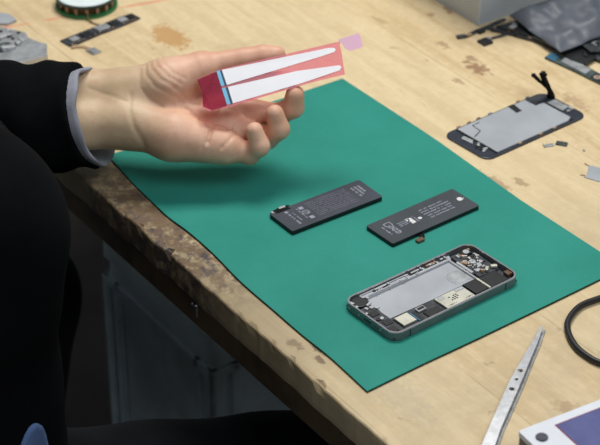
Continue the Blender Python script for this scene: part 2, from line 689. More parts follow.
tube(bm, [(-33, 15.6, -60), (-33, 15.6, -48)], 1.3, 10)
tube(bm, [(-33, 15.6, -48), (-33, 15.6, -46.8)], [1.4, 4.0], 14)
tube(bm, [(-33, 15.6, -46.8), (-33, 15.6, -46)], [4.0, 3.4], 14)
obj('screw', bm, 'rim', bench, label='small bright screw hanging at the front rail')

# ================================================================== UNDER THE BENCH: crates
def crate(x1, y0, z0, z1, label):
    wx, wy = 205, 300
    p = T2W(x1 - wx / 2, y0 + wy / 2)
    t = thing('plastic_crate', label, 'crate', (p[0], p[1], z0), TA, 'crates under the bench')
    h = z1 - z0
    bm = B()
    X, Y = wx / 2, wy / 2
    box(bm, -X + 4, X - 4, -Y + 4, Y - 4, 0, 4)
    ring(bm, rrect(-X + 4, X - 4, -Y + 4, Y - 4, 12), rrect(-X + 7, X - 7, -Y + 7, Y - 7, 10), 2, h - 1)
    obj('body', bm, 'crate', t)
    bm = B()
    ring(bm, rrect(-X, X, -Y, Y, 12), rrect(-X + 6, X - 6, -Y + 6, Y - 6, 8), h - 14, h)
    ring(bm, rrect(-X, X, -Y, Y, 12), rrect(-X + 4.5, X - 4.5, -Y + 4.5, Y - 4.5, 9), h - 46, h - 38)
    obj('rim', bm, 'crate', t)
    for sx in (-1, 1):
        for sy in (-1, 1):
            bm = B()
            for a, b in ((0, 10), (24, 32)):
                xa, xb = sorted((sx * (X - a), sx * (X - b)))
                ya, yb = sorted((sy * Y, sy * (Y - 5)))
                box(bm, xa, xb, ya, yb, 0, h - 38, .8)
                ya, yb = sorted((sy * (Y - a), sy * (Y - b)))
                xa, xb = sorted((sx * X, sx * (X - 5)))
                box(bm, xa, xb, ya, yb, 0, h - 38, .8)
            obj('corner_rib', bm, 'crate', t)
    bm = B()
    box(bm, X - 3.6, X - 2.2, -60, 60, h - 110, h - 60, .5)
    obj('grip_slot', bm, 'chip', t)


crate(-159, 102, -780, -486, 'grey plastic crate standing on the floor under the stacked crate')
crate(-159, 102, -485, -195, 'grey plastic crate under the bench, topmost of its stack')

# ================================================================== GREEN MAT
left = [(-165, 174), (-150, 147), (-138.6, 125.8), (-122, 98.5), (-107.7, 75.4), (-94, 58), (-81, 39.5), (-66, 15.5), (-50, -13), (-36, -35), (-21, -57), (0, -88.5), (19, -114.7), (30, -131.5), (47.5, -159.8)]
L = [(p.x, p.y) for p in catmull([(x, y, 0) for x, y in left], 4)]
outl = L + [(87.3, -129), (134, -94.6), (179.5, -60.1), (213, -34.5), (252, -4.5), (252, 1), (239, 19.4), (183, 98.1), (122.2, 193.4), (106.1, 217), (40, 311), (-60, 244), (-160, 178)]
msh = thing('work_mat', 'flat green rubber work mat lying on the wooden bench', 'mat', (40, 70, 0))
off = lambda P: [(x - 40, y - 70) for x, y in P]
bm = B()
prism(bm, off(outl), 0.0, 1.5)
obj('backing', bm, 'mat_edge', msh, label='dark backing layer showing along the cut edge')
bm = B()
prism(bm, off(outl), 1.5, 2.1, .25, 1)
obj('surface', bm, 'mat', msh)
ZM = 2.12

# ================================================================== BATTERIES
def apple(bm, cx, cy, r, z0, z1, rot=0.0):
    """small round fruit-shaped mark with a bite and a leaf"""
    pts = []
    for k in range(40):
        a = 2 * math.pi * k / 40
        q = r * (1 - .18 * max(0, math.cos(a - math.pi / 2)) ** 8 - .10 * max(0, math.cos(a + math.pi / 2)) ** 10)
        x, y = q * math.cos(a), q * math.sin(a) * 1.02
        d = math.hypot(x - r * 1.12, y - r * .12)
        if d < r * .42:
            x -= (r * .42 - d) * .9
        pts.append((x, y))
    leaf = [(0, r * 1.0), (r * .12, r * 1.28), (r * .42, r * 1.48), (r * .36, r * 1.18)]
    c, s = math.cos(rot), math.sin(rot)
    for P in (pts, leaf):
        prism(bm, [(cx + c * x - s * y, cy + s * x + c * y) for x, y in P], z0, z1)


def microtext(bm, x, y, length, height, z, rot=0.0, seed=1, fill=.8):
    """illegible fine print: a row of small strokes"""
    rr = random.Random(seed)
    c, s = math.cos(rot), math.sin(rot)
    p = 0.0
    while p < length:
        wd = height * rr.uniform(.35, .8)
        if rr.random() < fill:
            px, py = x + c * (p + wd / 2), y + s * (p + wd / 2)
            box(bm, px - wd / 2, px + wd / 2, py - height / 2 * rr.uniform(.7, 1), py + height / 2, z, z + .06, rot=rot)
        p += wd + height * .28


def battery(name, label, cen, rz, l, wd, th, wrap):
    t = thing(name, label, 'battery', (cen[0], cen[1], ZM), rz)
    bm = B()
    prism(bm, rrect(-l / 2, l / 2, -wd / 2, wd / 2, 1.6), 0, th - .5)
    obj('cell', bm, 'batt_side', t, label='black cell edge below the grey wrap')
    bm = B()
    prism(bm, rrect(-l / 2 + .1, l / 2 - .1, -wd / 2 + .1, wd / 2 - .1, 1.5), th - .5, th, .3)
    obj('wrap', bm, wrap, t)
    return t


b1 = battery('phone_battery', 'dark grey phone battery with a dense block of dim print, nearer the hand', (21.8, 85.9), math.radians(34.9), 91.4, 33.1, 4.0, 'batt')
z = 4.0
bm = B()
apple(bm, -33.5, 9.5, 1.6, z, z + .06, -math.pi / 2)
microtext(bm, -33.5, 6, 16, 2.0, z, -math.pi / 2, 3)
microtext(bm, -29.5, 6, 13, 1.0, z, -math.pi / 2, 4)
obj('logo_print', bm, 'print', b1)
bm = B()
for k in range(9):
    microtext(bm, -14, 11.5 - 2.6 * k, 40, 1.25, z, 0, 10 + k, .86)
obj('fine_print', bm, 'printdim', b1)
bm = B()
ring(bm, [(-20 + 3.2 * math.cos(a), 1 + 3.2 * math.sin(a)) for a in np.linspace(0, 2 * math.pi, 24, endpoint=False)],
     [(-20 + 2.4 * math.cos(a), 1 + 2.4 * math.sin(a)) for a in np.linspace(0, 2 * math.pi, 24, endpoint=False)], z, z + .06)
box(bm, -20.4, -19.6, -3, 5, z, z + .06, rot=.8)
box(bm, -22, -18, 6.3, 10, z, z + .05)
box(bm, -22, -18, -10, -6, z, z + .05)
microtext(bm, -24, 10, 18, 1.2, z, -math.pi / 2, 55)
obj('safety_symbols', bm, 'print', b1)
bm = B()
for k in range(3):
    microtext(bm, 32 + 3.4 * k, 9.5, 15 - k * 2, 2.0, z, -math.pi / 2, 30 + k, .95)
obj('code_print', bm, 'print', b1)
bm = B()
prism(bm, [(-44, 16.4), (-24, 16.4), (-25, 19.5), (-34, 20.2), (-43, 18.6)], .6, 3.6, .5)
prism(bm, [(-41, 12.5), (-27, 12.5), (-28, 17), (-40, 17)], 4.0, 4.35, .1)
obj('connector_flex', bm, 'flex', b1, label='black connector tail folded along the back edge')
bm = B()
box(bm, -35, -29, 17, 19.6, 3.4, 4.4, .3)
box(bm, -44, -42, 15, 17.4, 3.4, 4.6, .3)
obj('connector', bm, 'steel', b1)

b2 = battery('phone_battery', 'plain dark grey phone battery with sparse white symbols, nearer the open phone', (100.6, 69.3), math.radians(37.5), 93.1, 33.9, 3.6, 'batt2')
z = 3.6
bm = B()
microtext(bm, -38, 7, 13, 1.5, z, -math.pi / 2, 5)
for cy in (3.2, -1.8, -6.0):
    ring(bm, [(-31.5 + 2.6 * math.cos(a), cy + 2.6 * math.sin(a)) for a in np.linspace(0, 2 * math.pi, 24, endpoint=False)],
         [(-31.5 + 1.7 * math.cos(a), cy + 1.7 * math.sin(a)) for a in np.linspace(0, 2 * math.pi, 24, endpoint=False)], z, z + .06)
    box(bm, -31.9, -31.1, cy - 2.4, cy + 2.4, z, z + .07, rot=.8)
ring(bm, rrect(-35, -28, 4.5, 10, .6, 3), rrect(-34.2, -28.8, 5.3, 9.2, .3, 3), z, z + .06)
for k in range(3):
    microtext(bm, -25, 3.2 - 2.3 * k, 11, 1.2, z, 0, 60 + k)
microtext(bm, -8, 5, 9, 1.4, z, -math.pi / 2, 71)
for k in range(5):
    microtext(bm, 1.5, 7.5 - 3.4 * k, 28, 1.5, z, 0, 80 + k, .85)
obj('fine_print', bm, 'print', b2)
bm = B()
box(bm, -14.5, -10.5, -4, 4, z, z + .06)
box(bm, -16, -13, 1.4, 4.5, z, z + .06)
disc(bm, -4.5, -1.2, 1.7, z, z + .06, 20)
obj('safety_symbols', bm, 'printw', b2)
bm = B()
apple(bm, 40.5, .6, 2.7, z, z + .06, -math.pi / 2)
obj('logo', bm, 'printw', b2, label='white round fruit logo')
bm = B()
ribbon(bm, [(-16, -16.5, 1.2), (-18, -19.5, 1.0), (-21, -22.5, .7), (-24, -23, .7)], 4.5, .5)
obj('connector_flex', bm, 'flex', b2)
bm = B()
box(bm, -27, -20, -25.6, -21.4, .2, 2.2, .3)
obj('connector', bm, 'copper', b2, label='small brown connector block')

# ================================================================== OPEN PHONE
ph = thing('open_phone', 'opened grey metal phone body with exposed electronics lying on the green mat', 'phone', (101.6, -39.3, ZM), math.radians(37.8))
ph.scale = (1.045, 1.04, 1.08)
HL, HW = 61.9, 29.3
outer, inner = rrect(-HL, HL, -HW, HW, 9, 8), rrect(-HL + 1.6, HL - 1.6, -HW + 1.6, HW - 1.6, 7.6, 8)
bm = B()
ring(bm, outer, inner, .4, 6.4)
prism(bm, rrect(-HL + .6, HL - .6, -HW + .6, HW - .6, 8.5, 8), 0, 1.2)
obj('housing', bm, 'alu', ph)
bm = B()
o2 = rrect(-HL + .35, HL - .35, -HW + .35, HW - .35, 8.7, 8)
n = len(outer)
A = [[bm.verts.new((p[0], p[1], zz)) for p in P] for P, zz in ((outer, 6.3), (o2, 7.0), (inner, 7.0), (inner, 6.0))]
for k in range(3):
    for i in range(n):
        j = (i + 1) % n
        bm.faces.new((A[k][i], A[k][j], A[k + 1][j], A[k + 1][i]))
obj('chamfer_rim', bm, 'rim', ph, smooth='auto')
for sx in (-1, 1):
    for sy in (-1, 1):
        bm = B()
        box(bm, sx * 46.5 - .5, sx * 46.5 + .5, sy * HW - .12, sy * HW + .12, .5, 6.3)
        obj('antenna_band', bm, 'chip', ph)
for y in (21, 10, -14):
    bm = B()
    tube(bm, [(-HL + .3, y, 3.6), (-HL - .15, y, 3.6)], .8, 12)
    obj('end_screw', bm, 'steel', ph)
bm = B()
box(bm, -HL - .1, -HL + .5, -4.2, 4.2, 2.6, 4.6, .6)
for k in range(5):
    tube(bm, [(-HL + .3, -7.5 - k * 1.5, 3.4), (-HL - .1, -7.5 - k * 1.5, 3.4)], .5, 8)
obj('port', bm, 'chip', ph)
bm = B()
box(bm, -HL + 2, HL - 2, -HW + 2, HW - 2, 1.2, 2.2)
obj('mid_plate', bm, 'pcb', ph)
bm = B()
prism(bm, [(-47, -6.5), (-5, -7.5), (36, -7.0), (38, 15), (36, 22), (-42, 24), (-47, 20)], 2.2, 2.7, .15)
obj('battery_tray', bm, 'tray', ph)
bm = B()
ring(bm, [(28 + 9 * math.cos(a), 3 + 8 * math.sin(a)) for a in np.linspace(0, 2 * math.pi, 28, endpoint=False)],
     [(28 + 8.3 * math.cos(a), 3 + 7.3 * math.sin(a)) for a in np.linspace(0, 2 * math.pi, 28, endpoint=False)], 2.7, 2.85)
prism(bm, [(20, -4), (36, -6), (37, 8), (30, 11), (21, 6)], 2.7, 2.8)
obj('adhesive_residue', bm, 'dull', ph, label='dull grey curved glue residue on the tray')
bm = B()
prism(bm, [(-47, 22), (38, 22), (40, 27.2), (-50, 27.2)], 2.2, 4.4, .3)
obj('side_plate', bm, 'tray', ph)
bm = B()
rr = random.Random(44)
for k in range(16):
    x, y = rr.uniform(-44, 36), rr.uniform(22.6, 26.8)
    a, b = rr.uniform(1, 4.5), rr.uniform(.8, 1.8)
    box(bm, x - a / 2, x + a / 2, y - b / 2, y + b / 2, 4.2, rr.uniform(4.8, 6.0), .25, rot=rr.uniform(-.4, .4))
obj('metal_tab', bm, 'steel', ph)
bm = B()
ring(bm, rrect(-48, -4, 22.5, 26.9, 1), rrect(-47.3, -4.7, 23.2, 26.2, .6), 2.2, 5.4)
box(bm, -47, 38, 22.6, 24.2, 2.2, 4.6, .3)
box(bm, 37, 39.4, -2, 16, 2.4, 5.2, .5)
box(bm, 35.5, 37, -8, 26, 2.2, 4.2, .3)
obj('tray_wall', bm, 'steel', ph)
for x, l in ((-36, 16), (-1, 13), (14, 12), (28, 8)):
    bm = B()
    box(bm, x, x + l, 24.2, 27.6, 2.2, 5.0, .5)
    o = obj('side_clip', bm, 'chip', ph)
    bm = B()
    box(bm, x + 2, x + l - 3, 25, 26.7, 5.0, 5.6, .3)
    box(bm, x + l - 2, x + l - .5, 24.5, 27, 5.0, 5.8, .3)
    obj('contact', bm, 'steel' if x != 14 else 'tan', o)
# bottom end: vibration motor, speaker, screws
bm = B()
disc(bm, -52.5, 21, 6.6, 2.2, 5.2, 28, .8)
obj('vibration_motor', bm, 'chip', ph)
bm = B()
prism(bm, [(-60, 14), (-47.5, 14), (-47.5, -26.5), (-56, -26.5), (-60, -20)], 2.2, 4.4, .4)
obj('speaker_module', bm, 'pcb', ph)
bm = B()
for x, y, a, b in ((-49, 14.5, 5, 2), (-50, 10, 3, 3), (-46.5, 7, 3, 2), (-54, 11, 2, 3), (-58, 23, 2, 4), (-44.5, 21.5, 2.5, 2.5), (-58, 6, 2.5, 2)):
    box(bm, x - a / 2, x + a / 2, y - b / 2, y + b / 2, 4.0, 5.5, .3, rot=.3)
disc(bm, -53, -5.5, 1.6, 4.4, 5.8, 14, .3)
disc(bm, -58.2, 17, 1.2, 4.4, 5.6, 12, .3)
obj('fastener', bm, 'steel', ph)
bm = B()
disc(bm, -55.5, -4.5, 1.8, 4.4, 5.2, 14)
box(bm, -57, -50, 0, 6, 4.4, 5.1, .3)
box(bm, -56, -49, -14, -8, 4.4, 5.0, .3)
box(bm, -58, -52, -24, -17, 4.4, 5.2, .3)
obj('chip', bm, 'chip', ph)
# logic board along the near side
bm = B()
prism(bm, [(-46, -9), (38, -9), (52, -9), (58, -14), (58, -24), (54, -27), (-46, -27)], 2.2, 3.4, .15)
obj('logic_board', bm, 'pcb', ph)
bm = B()
box(bm, -46, -33.8, -22, -10.5, 3.4, 5.0, .4)
obj('white_shield', bm, 'shieldc', ph, label='square white shield')
bm = B()
box(bm, -26.5, -19, -15.4, -10.6, 3.4, 5.0, .3)
obj('connector_socket', bm, 'steel', ph)
bm = B()
box(bm, -25.7, -19.8, -14.4, -11.6, 5.0, 5.25, .1)
box(bm, -31, -28, -25, -12, 3.4, 4.2, .2)
box(bm, -24, -10, -25, -17, 3.4, 4.4, .3)
obj('chip', bm, 'chip', ph)
bm = B()
box(bm, -33, -31.6, -24, -12, 3.4, 4.6, .2)
obj('blue_contact', bm, 'strip_blue', ph)
bm = B()
box(bm, -7.5, 19.5, -26, -10.4, 3.4, 5.3, .5)
obj('sim_shield', bm, 'shieldc', ph, label='pale rectangular metal shield with small dark marks')
bm = B()
for i in range(4):
    for j in range(3):
        if (i * 3 + j * 5) % 4 != 1:
            box(bm, 1.5 + i * 2.2, 2.9 + i * 2.2, -20.5 + j * 2, -19.2 + j * 2, 5.3, 5.36)
microtext(bm, -5, -24, 8, 1.0, 5.3, 0, 91)
microtext(bm, 12, -24, 6, 1.0, 5.3, 0, 92)
obj('mark', bm, 'chip', ph)
bm = B()
box(bm, -6, -1, -15, -11.2, 5.3, 5.6, .15)
box(bm, 11, 18.5, -14, -11, 5.3, 5.7, .15)
obj('shield_tab', bm, 'steel', ph)
bm = B()
box(bm, 21.5, 33.5, -24.5, -9.2, 3.4, 5.1, .3)
box(bm, 37, 53, -25, -10, 3.4, 5.0, .4)
obj('graphite_cover', bm, 'chip', ph)
bm = B()
box(bm, 34, 36, -25, -9.5, 3.4, 5.4, .4)
obj('shield_edge', bm, 'shieldc', ph)
# top end: camera and connectors
bm = B()
prism(bm, [(39.5, -8), (58, -9), (59.5, 18), (55, 26), (40, 26)], 2.2, 3.8, .3)
obj('camera_board', bm, 'pcb', ph)
rr = random.Random(11)
for m_, nm, cnt in (('steel', 'metal_tab', 22), ('tan', 'gold_contact', 7), ('chip', 'black_part', 14), ('shieldc', 'white_part', 6)):
    bm = B()
    for k in range(cnt):
        x, y = rr.uniform(41, 57.5), rr.uniform(-6, 24)
        a, b = rr.uniform(1.2, 4.5), rr.uniform(1.2, 3.5)
        box(bm, x - a / 2, x + a / 2, y - b / 2, y + b / 2, 3.6, rr.uniform(4.4, 6.2), .25, rot=rr.choice((0, .3, 1.2, -.5)))
    obj(nm, bm, m_, ph)
bm = B()
box(bm, 48, 55, 17, 24, 3.6, 6.4, .5)
o = obj('camera_module', bm, 'chip', ph)
bm = B()
disc(bm, 51.5, 20.5, 2.6, 6.4, 6.7, 20, .2)
obj('lens_ring', bm, 'steel', o)
for x, y, rot in ((49.5, -5.2, .7), (56, -5.8, -.6)):
    bm = B()
    box(bm, x - 2.6, x + 2.6, y - 1.4, y + 1.4, 4.0, 6.2, .5, rot=rot)
    obj('white_connector', bm, 'shieldc', ph)
bm = B()
box(bm, 55.5, 60, -22, -16.5, 3.4, 6.2, .4)
obj('copper_contact', bm, 'copper', ph, label='copper coloured contact in the corner')

# ================================================================== SCREEN ASSEMBLY ON THE BENCH
sc = thing('phone_screen', 'removed phone screen lying face down on bare wood, black flex cable standing up', 'screen', (191.0, 223.9, 0), math.radians(38.6))
bm = B()
prism(bm, rrect(-61.3, 61.3, -28.2, 28.2, 8.5, 8), 0, 1.6, .4)
obj('glass_panel', bm, 'glass', sc, label='dark glass front with rounded corners')
bm = B()
prism(bm, [(-46, 26.2), (-46, -25), (40, -25), (46, -22), (46, 12), (36.5, 12), (36.5, 26.2)], 1.6, 2.7, .25)
o = obj('backplate', bm, 'plate', sc)
bm = B()
ribbon(bm, [(-23.5, 22, 2.75), (-31.5, 22, 2.75), (-33, 10.5, 2.75), (-44, 6, 2.75)], 1.1, .12)
obj('trace_mark', bm, 'chip', o, label='thin dark zigzag trace')
bm = B()
prism(bm, [(16, 27), (23, 27), (20.5, 13.5), (14, 13.5)], 2.7, 2.85)
obj('tape_mark', bm, 'chip', o, label='short black tape strip')
bm = B()
box(bm, -47.2, -46, -25, 26, 1.6, 2.4)  # solid black strip modelled in for the shade beside the backplate
obj('plate_shade_strip', bm, 'chip', sc)
bm = B()
prism(bm, [(37.5, 26.5), (54, 27), (56, 16), (39, 14.5)], 1.6, 2.2, .2)
obj('sensor_cover', bm, 'pcb', sc)
for x, y, m_ in ((-42.6, 28, 'tan'), (-30, 28.2, 'tan'), (-18.7, 28.2, 'tan'), (-5, 28, 'dull'), (30, 28.2, 'tan'), (41.7, 28.4, 'dull')):
    bm = B()
    box(bm, x - 1.8, x + 1.8, y - 1.0, y + .8, 1.2, 3.4, .3)
    obj('edge_clip', bm, m_, sc)
for x in (-20, 5, 22):
    bm = B()
    box(bm, x - 2, x + 2, -27, -25, 1.4, 2.8, .3)
    obj('edge_clip', bm, 'tan', sc)
bm = B()
prism(bm, [(-54.5, 12), (-50, 13.5), (-48.5, 3), (-53, -1)], 1.6, 2.8, .3)
o = obj('home_bracket', bm, 'steel', sc)
rr = random.Random(5)
bm = B()
for k in range(7):
    x, y = rr.uniform(-54, -49), rr.uniform(-15, -3)
    box(bm, x - 1, x + 1, y - rr.uniform(.6, 1.8), y + 1, 1.6, rr.uniform(2.2, 3.4), .2, rot=rr.uniform(-1, 1))
obj('home_connector', bm, 'steel', sc)
bm = B()
for k in range(6):
    x, y = rr.uniform(-55, -48), rr.uniform(-16, 12)
    box(bm, x - 1, x + 1, y - 1.2, y + 1.2, 1.6, 2.5, .2)
obj('black_part', bm, 'chip', sc)
bm = B()
prism(bm, [(48.5, 10), (58, 9), (58, -8), (48.5, -10)], 1.6, 3.2, .4)
box(bm, 56, 59, -14, -8.5, 1.6, 3.6, .4)
box(bm, 51, 55, -14, -11, 1.6, 3.0, .4)
obj('earpiece_bracket', bm, 'dull', sc)
bm = B()
box(bm, 46.8, 48.4, -10, 9, 1.6, 3.0, .3)
box(bm, 42, 46, -26, -14, 1.6, 2.2, .2)
obj('bracket_seal', bm, 'chip', sc)
# flex cable standing up from the top edge, forked at its end
bm = B()
ribbon(bm, catmull([(58, 14, 2.4), (59, 16, 3.5), (58.5, 17.5, 8), (56.5, 18.4, 13), (54, 19, 18), (51.5, 19.6, 24), (51.5, 19.8, 27)], 5), 6.5, 3.5)
ribbon(bm, catmull([(57, 18, 10), (53, 19.4, 15), (49, 20.6, 19.5), (46.5, 22.2, 22.5), (44, 24.2, 26)], 5), 4.2, 2.6)
box(bm, 48, 54, 17.8, 21.8, 26, 28.6, .5, rot=.5)
box(bm, 41.5, 46, 22.6, 26.2, 25, 27.2, .5, rot=.6)
obj('flex_cable', bm, 'flex', sc, label='black forked flex cable standing upright')

# ================================================================== TWEEZERS
lft = [(180.3, -85.8), (175.4, -97.7), (165.3, -120.4), (159.6, -133.2), (150.9, -153), (136.7, -191.8), (124.5, -225.6), (113.5, -256), (106, -285)]
rgt = [(181.5, -87.0), (175.8, -106), (166.2, -133.3), (160, -151.5), (149.7, -179.9), (139.6, -207), (133.8, -225.7), (124.5, -257), (114, -287)]
tw = thing('tweezers', 'silver steel tweezers with three round holes lying on the wood', 'tweezers', (150, -160, 0))
bm = holed_plate([(x - 150, y + 160) for x, y in lft + rgt[::-1]],
                 [[(hx - 150 + r * math.cos(a), hy + 160 + r * math.sin(a)) for a in np.linspace(0, 2 * math.pi, 20, endpoint=False)]
                  for hx, hy, r in ((159.4, -141.7, 2.2), (155.6, -152.2, 1.6), (151.2, -163.6, 2.2))], 1.0, .15)
for v in bm.verts:
    d = v.co.y - 75        # distance back from the tip
    v.co.z += 4.6 + .016 * d + 2.2 * math.sin(min(1, max(0, -d / 200)) * math.pi)
obj('upper_arm', bm, 'steel', tw)
bm = holed_plate([(x - 147.6, y + 161.6) for x, y in lft + rgt[::-1]], [], 1.0, .15)
for v in bm.verts:
    v.co.z += .8
obj('lower_arm', bm, 'dull', tw)
bm = B()
box(bm, -42, -33.5, -128, -118, .3, 5.5, .8)
obj('joint', bm, 'steel', tw)

# ================================================================== BLACK CABLE LOOP
bm = B()
lp = catmull([(300, 15, 2.7), (262, -28, 2.7), (244, -40.5, 2.7), (229, -46.5, 2.7), (213.5, -56.5, 2.7), (202.8, -74, 2.7), (200.5, -90, 2.7), (204, -108, 2.7), (211.6, -121, 2.7), (220, -129, 2.7), (240, -140, 2.7), (270, -146, 2.7), (320, -140, 2.7)], 8)
tag(obj('cable', bm := tube(bm, lp, 2.5, 12), 'rubber', smooth=True, loc=(0, 0, 0)), 'curved thick black cable lying on the wood beside the tweezers', 'cable')

# ================================================================== WHITE DEVICE WITH DISPLAY
dz = math.atan2(-208.2 + 241.8, 206.8 - 147.5)
dv = thing('meter', 'white box shaped meter with a blue display and round dark button', 'meter', (147.5, -241.8, 0), dz)
bm = B()
box(bm, 0, 190, -120, 0, 0, 27, 1.2)
obj('body', bm, 'grey_plastic', dv, label='grey lower body')
bm = B()
prism(bm, rrect(-.4, 190.4, -120.4, .4, 1.6), 26, 30, .5)
obj('front_panel', bm, 'white_plastic', dv)
bm = B()
box(bm, 24.5, 170, -95, -6.8, 30, 30.25, .1)
obj('display_trim', bm, 'red', dv, label='thin dark red line around the display')
bm = B()
box(bm, 25.3, 169.2, -94.2, -7.6, 30.2, 30.5, .1)
obj('display', bm, 'display', dv)
bm = B()
disc(bm, 9.2, -13.6, 4.3, 30, 31.2, 28, .4)
obj('button', bm, 'button', dv, label='round dark grey button')

# ================================================================== SMALL BITS ON THE WOOD (right)
t = thing('metal_bracket', 'tiny silver bracket on wood right of the phone screen, beside a dark chip', 'bracket', (217, 190, 0), math.radians(15))
bm = B()
box(bm, -5.5, 4, -2.4, 2.0, 0, .9, .25)
obj('plate', bm, 'dull', t)
bm = B()
box(bm, -5.5, -4.7, -2.4, 2.0, .5, 2.2, .2)
obj('tab', bm, 'steel', t)
bm = B()
box(bm, -5, 5, -2.8, 2.8, 0, 1.6, .3)
box(bm, -3.8, 3.4, -1.8, 1.8, 1.6, 2.0, .2)
tag(obj('chip', bm, 'pcbg', loc=(228, 192, 0), rz=-.35), 'tiny dark chip on wood touching the little silver bracket', 'chip')
bm = B()
prism(bm, [(247, 156), (259, 149.5), (256, 128), (252, 129), (240.5, 136.5), (243.5, 139.5), (246, 151)], 0, .8, .2)
for q in bm.verts:
    q.co.x -= 248
    q.co.y -= 142
t = thing('shield_plate', 'small square grey metal plate near the right edge of the bench', 'plate', (248, 142, 0))
obj('plate', bm, 'plate', t)
bm = B()
ribbon(bm, [(-6, -3, .4), (-10, -1.5, .4)], 1.2, .5)
ribbon(bm, [(-1, 13, .4), (-4, 17, .4)], 1.2, .5)
obj('prong', bm, 'tan', t)
bm = B()
bmesh.ops.create_icosphere(bm, subdivisions=2, radius=1.2)
for v in bm.verts:
    v.co *= 1 + .25 * mnoise.noise(v.co * 1.3)
tag(obj('solder_bead', bm, 'steel', smooth=True, loc=(246, 180.6, 1.1)), 'tiny bright solder bead above the square grey plate', 'solder')

# ================================================================== BRAID REEL (top left)
re = thing('braid_reel', 'green reel of copper braid with a white top label', 'reel', (-208.9, 467.5, 0))
bm = B()
disc(bm, 0, 0, 30.5, 0, 3.2, 48, .6)
obj('bottom_flange', bm, 'reel_green', re, smooth='auto')
bm = B()
disc(bm, 0, 0, 25.5, 3.2, 11, 48)
obj('braid_winding', bm, 'braid', re, smooth='auto')
bm = B()
for k in range(16):
    a = 2 * math.pi * k / 16 + .1
    box(bm, 27 * math.cos(a) - 1.6, 27 * math.cos(a) + 1.6, 27 * math.sin(a) - .9, 27 * math.sin(a) + .9, 3.0, 11, .3, rot=a + math.pi / 2)
obj('window_ribs', bm, 'tan', re)
bm = B()
ring(bm, [(30.5 * math.cos(a), 30.5 * math.sin(a)) for a in np.linspace(0, 2 * math.pi, 48, endpoint=False)],
     [(18 * math.cos(a), 18 * math.sin(a)) for a in np.linspace(0, 2 * math.pi, 48, endpoint=False)], 10.8, 13)
obj('top_flange', bm, 'reel_dark', re)
bm = B()
disc(bm, 0, 0, 28.5, 13, 13.5, 48, .15)
obj('label_disc', bm, 'label', re)
bm = B()
tube(bm, catmull([(2, -27, 6), (4, -33, 3), (10, -40, 1), (18, -44, .8), (24, -42, .8)], 5), .8, 8)
obj('braid_end', bm, 'braid', re)

# ================================================================== NARROW LOGIC BOARD (top left)
lb = thing('logic_board', 'narrow dark circuit board with a short flex tail lying below the green reel', 'circuit board', (-190.5, 414, 0), math.atan2(57, 63))
bm = B()
prism(bm, [(-43, -7.5), (-30, -8.5), (-8, -7.5), (20, -8), (43, -7), (43, 7), (30, 8.5), (6, 8), (-20, 8.5), (-43, 8)], .3, 1.6, .2)
obj('board', bm, 'pcb', lb)
rr = random.Random(21)
for nm, m_, specs in (('shield_can', 'dull', ((-32, 0, 9, 8), (2, 1, 14, 10), (27, 1, 9, 8))), ('chip', 'chip', ((-18, -1, 11, 9), (15, 0, 8, 9), (37, 0, 6, 8)))):
    for x, y, a, b in specs:
        bm = B()
        box(bm, x - a / 2, x + a / 2, y - b / 2, y + b / 2, 1.6, 3.0, .3)
        obj(nm, bm, m_, lb)
bm = B()
for k in range(26):
    x, y = rr.uniform(-41, 41), rr.choice((-6.2, 6.4, 5.6, -5.4))
    box(bm, x - .7, x + .7, y - .5, y + .5, 1.6, 2.3)
obj('component', bm, 'tan', lb)
bm = B()
ribbon(bm, catmull([(-38, -7, .9), (-40, -11, 1.0), (-34, -16, .8), (-32, -24, .8)], 5), 4, .4)
ribbon(bm, [(-37, -9, .9), (-44, -12, .8)], 3, .4)
obj('flex_tail', bm, 'tan', lb)
bm = B()
box(bm, -37, -27, -36, -24, .2, 1.0, .2)
box(bm, -36, -31, -34, -27, 1.0, 2.4, .3)
obj('tail_connector', bm, 'dull', lb)

# ================================================================== METAL CHASSIS PIECES (left edge)
mp = thing('metal_chassis', 'silver metal chassis piece with sockets at the left edge of the bench', 'chassis', (-270, 375, 0))
bm = B()
P = [(-320, 300), (-236.2, 355), (-239.0, 380), (-247, 383), (-258, 392), (-262, 404), (-287, 416), (-330, 400), (-345, 350)]
prism(bm, [(x + 270, y - 375) for x, y in P], .6, 4.0, .5)
obj('plate', bm, 'dull', mp)
bm = B()
ribbon(bm, [(-47, -71, 2.6), (34, -19.5, 2.6)], 2.6, 5)
obj('front_lip', bm, 'steel', mp)
rr = random.Random(3)
for x, y, a, b, h in ((-2, -6, 9, 6, 5), (-7.5, -9, 6, 6, 6), (4, 3, 5, 5, 4.5), (-12, 20, 14, 8, 3), (-8, 30, 6, 4, 3.5), (6, 12, 4, 8, 2.5), (-20, -14, 9, 8, 5)):
    bm = B()
    box(bm, x - a / 2, x + a / 2, y - b / 2, y + b / 2, 4, 4 + h * .8, .5, rot=.6)
    obj('socket', bm, 'steel', mp)
bm = B()
for k in range(12):
    x, y = rr.uniform(-24, 12), rr.uniform(-12, 30)
    box(bm, x - 1.5, x + 1.5, y - 1, y + 1, 4, 5.5, .2, rot=rr.uniform(0, 1.5))
obj('black_part', bm, 'chip', mp)
bm = B()
prism(bm, [(-22, -20), (-2, -8), (2, 3), (-7, 8), (-26, 0)], 4, 4.5)
obj('board_patch', bm, 'pcbg', mp)
bm = B()
prism(bm, [(-40, -8), (6, -12), (14, -4), (6, 8), (-10, 14), (-40, 12)], 0, 3, .5)
bx = obj('metal_cover', bm, 'plate', loc=(-288, 437, 0))
tag(bx, 'pale grey metal cover behind the silver chassis at the left edge', 'cover')

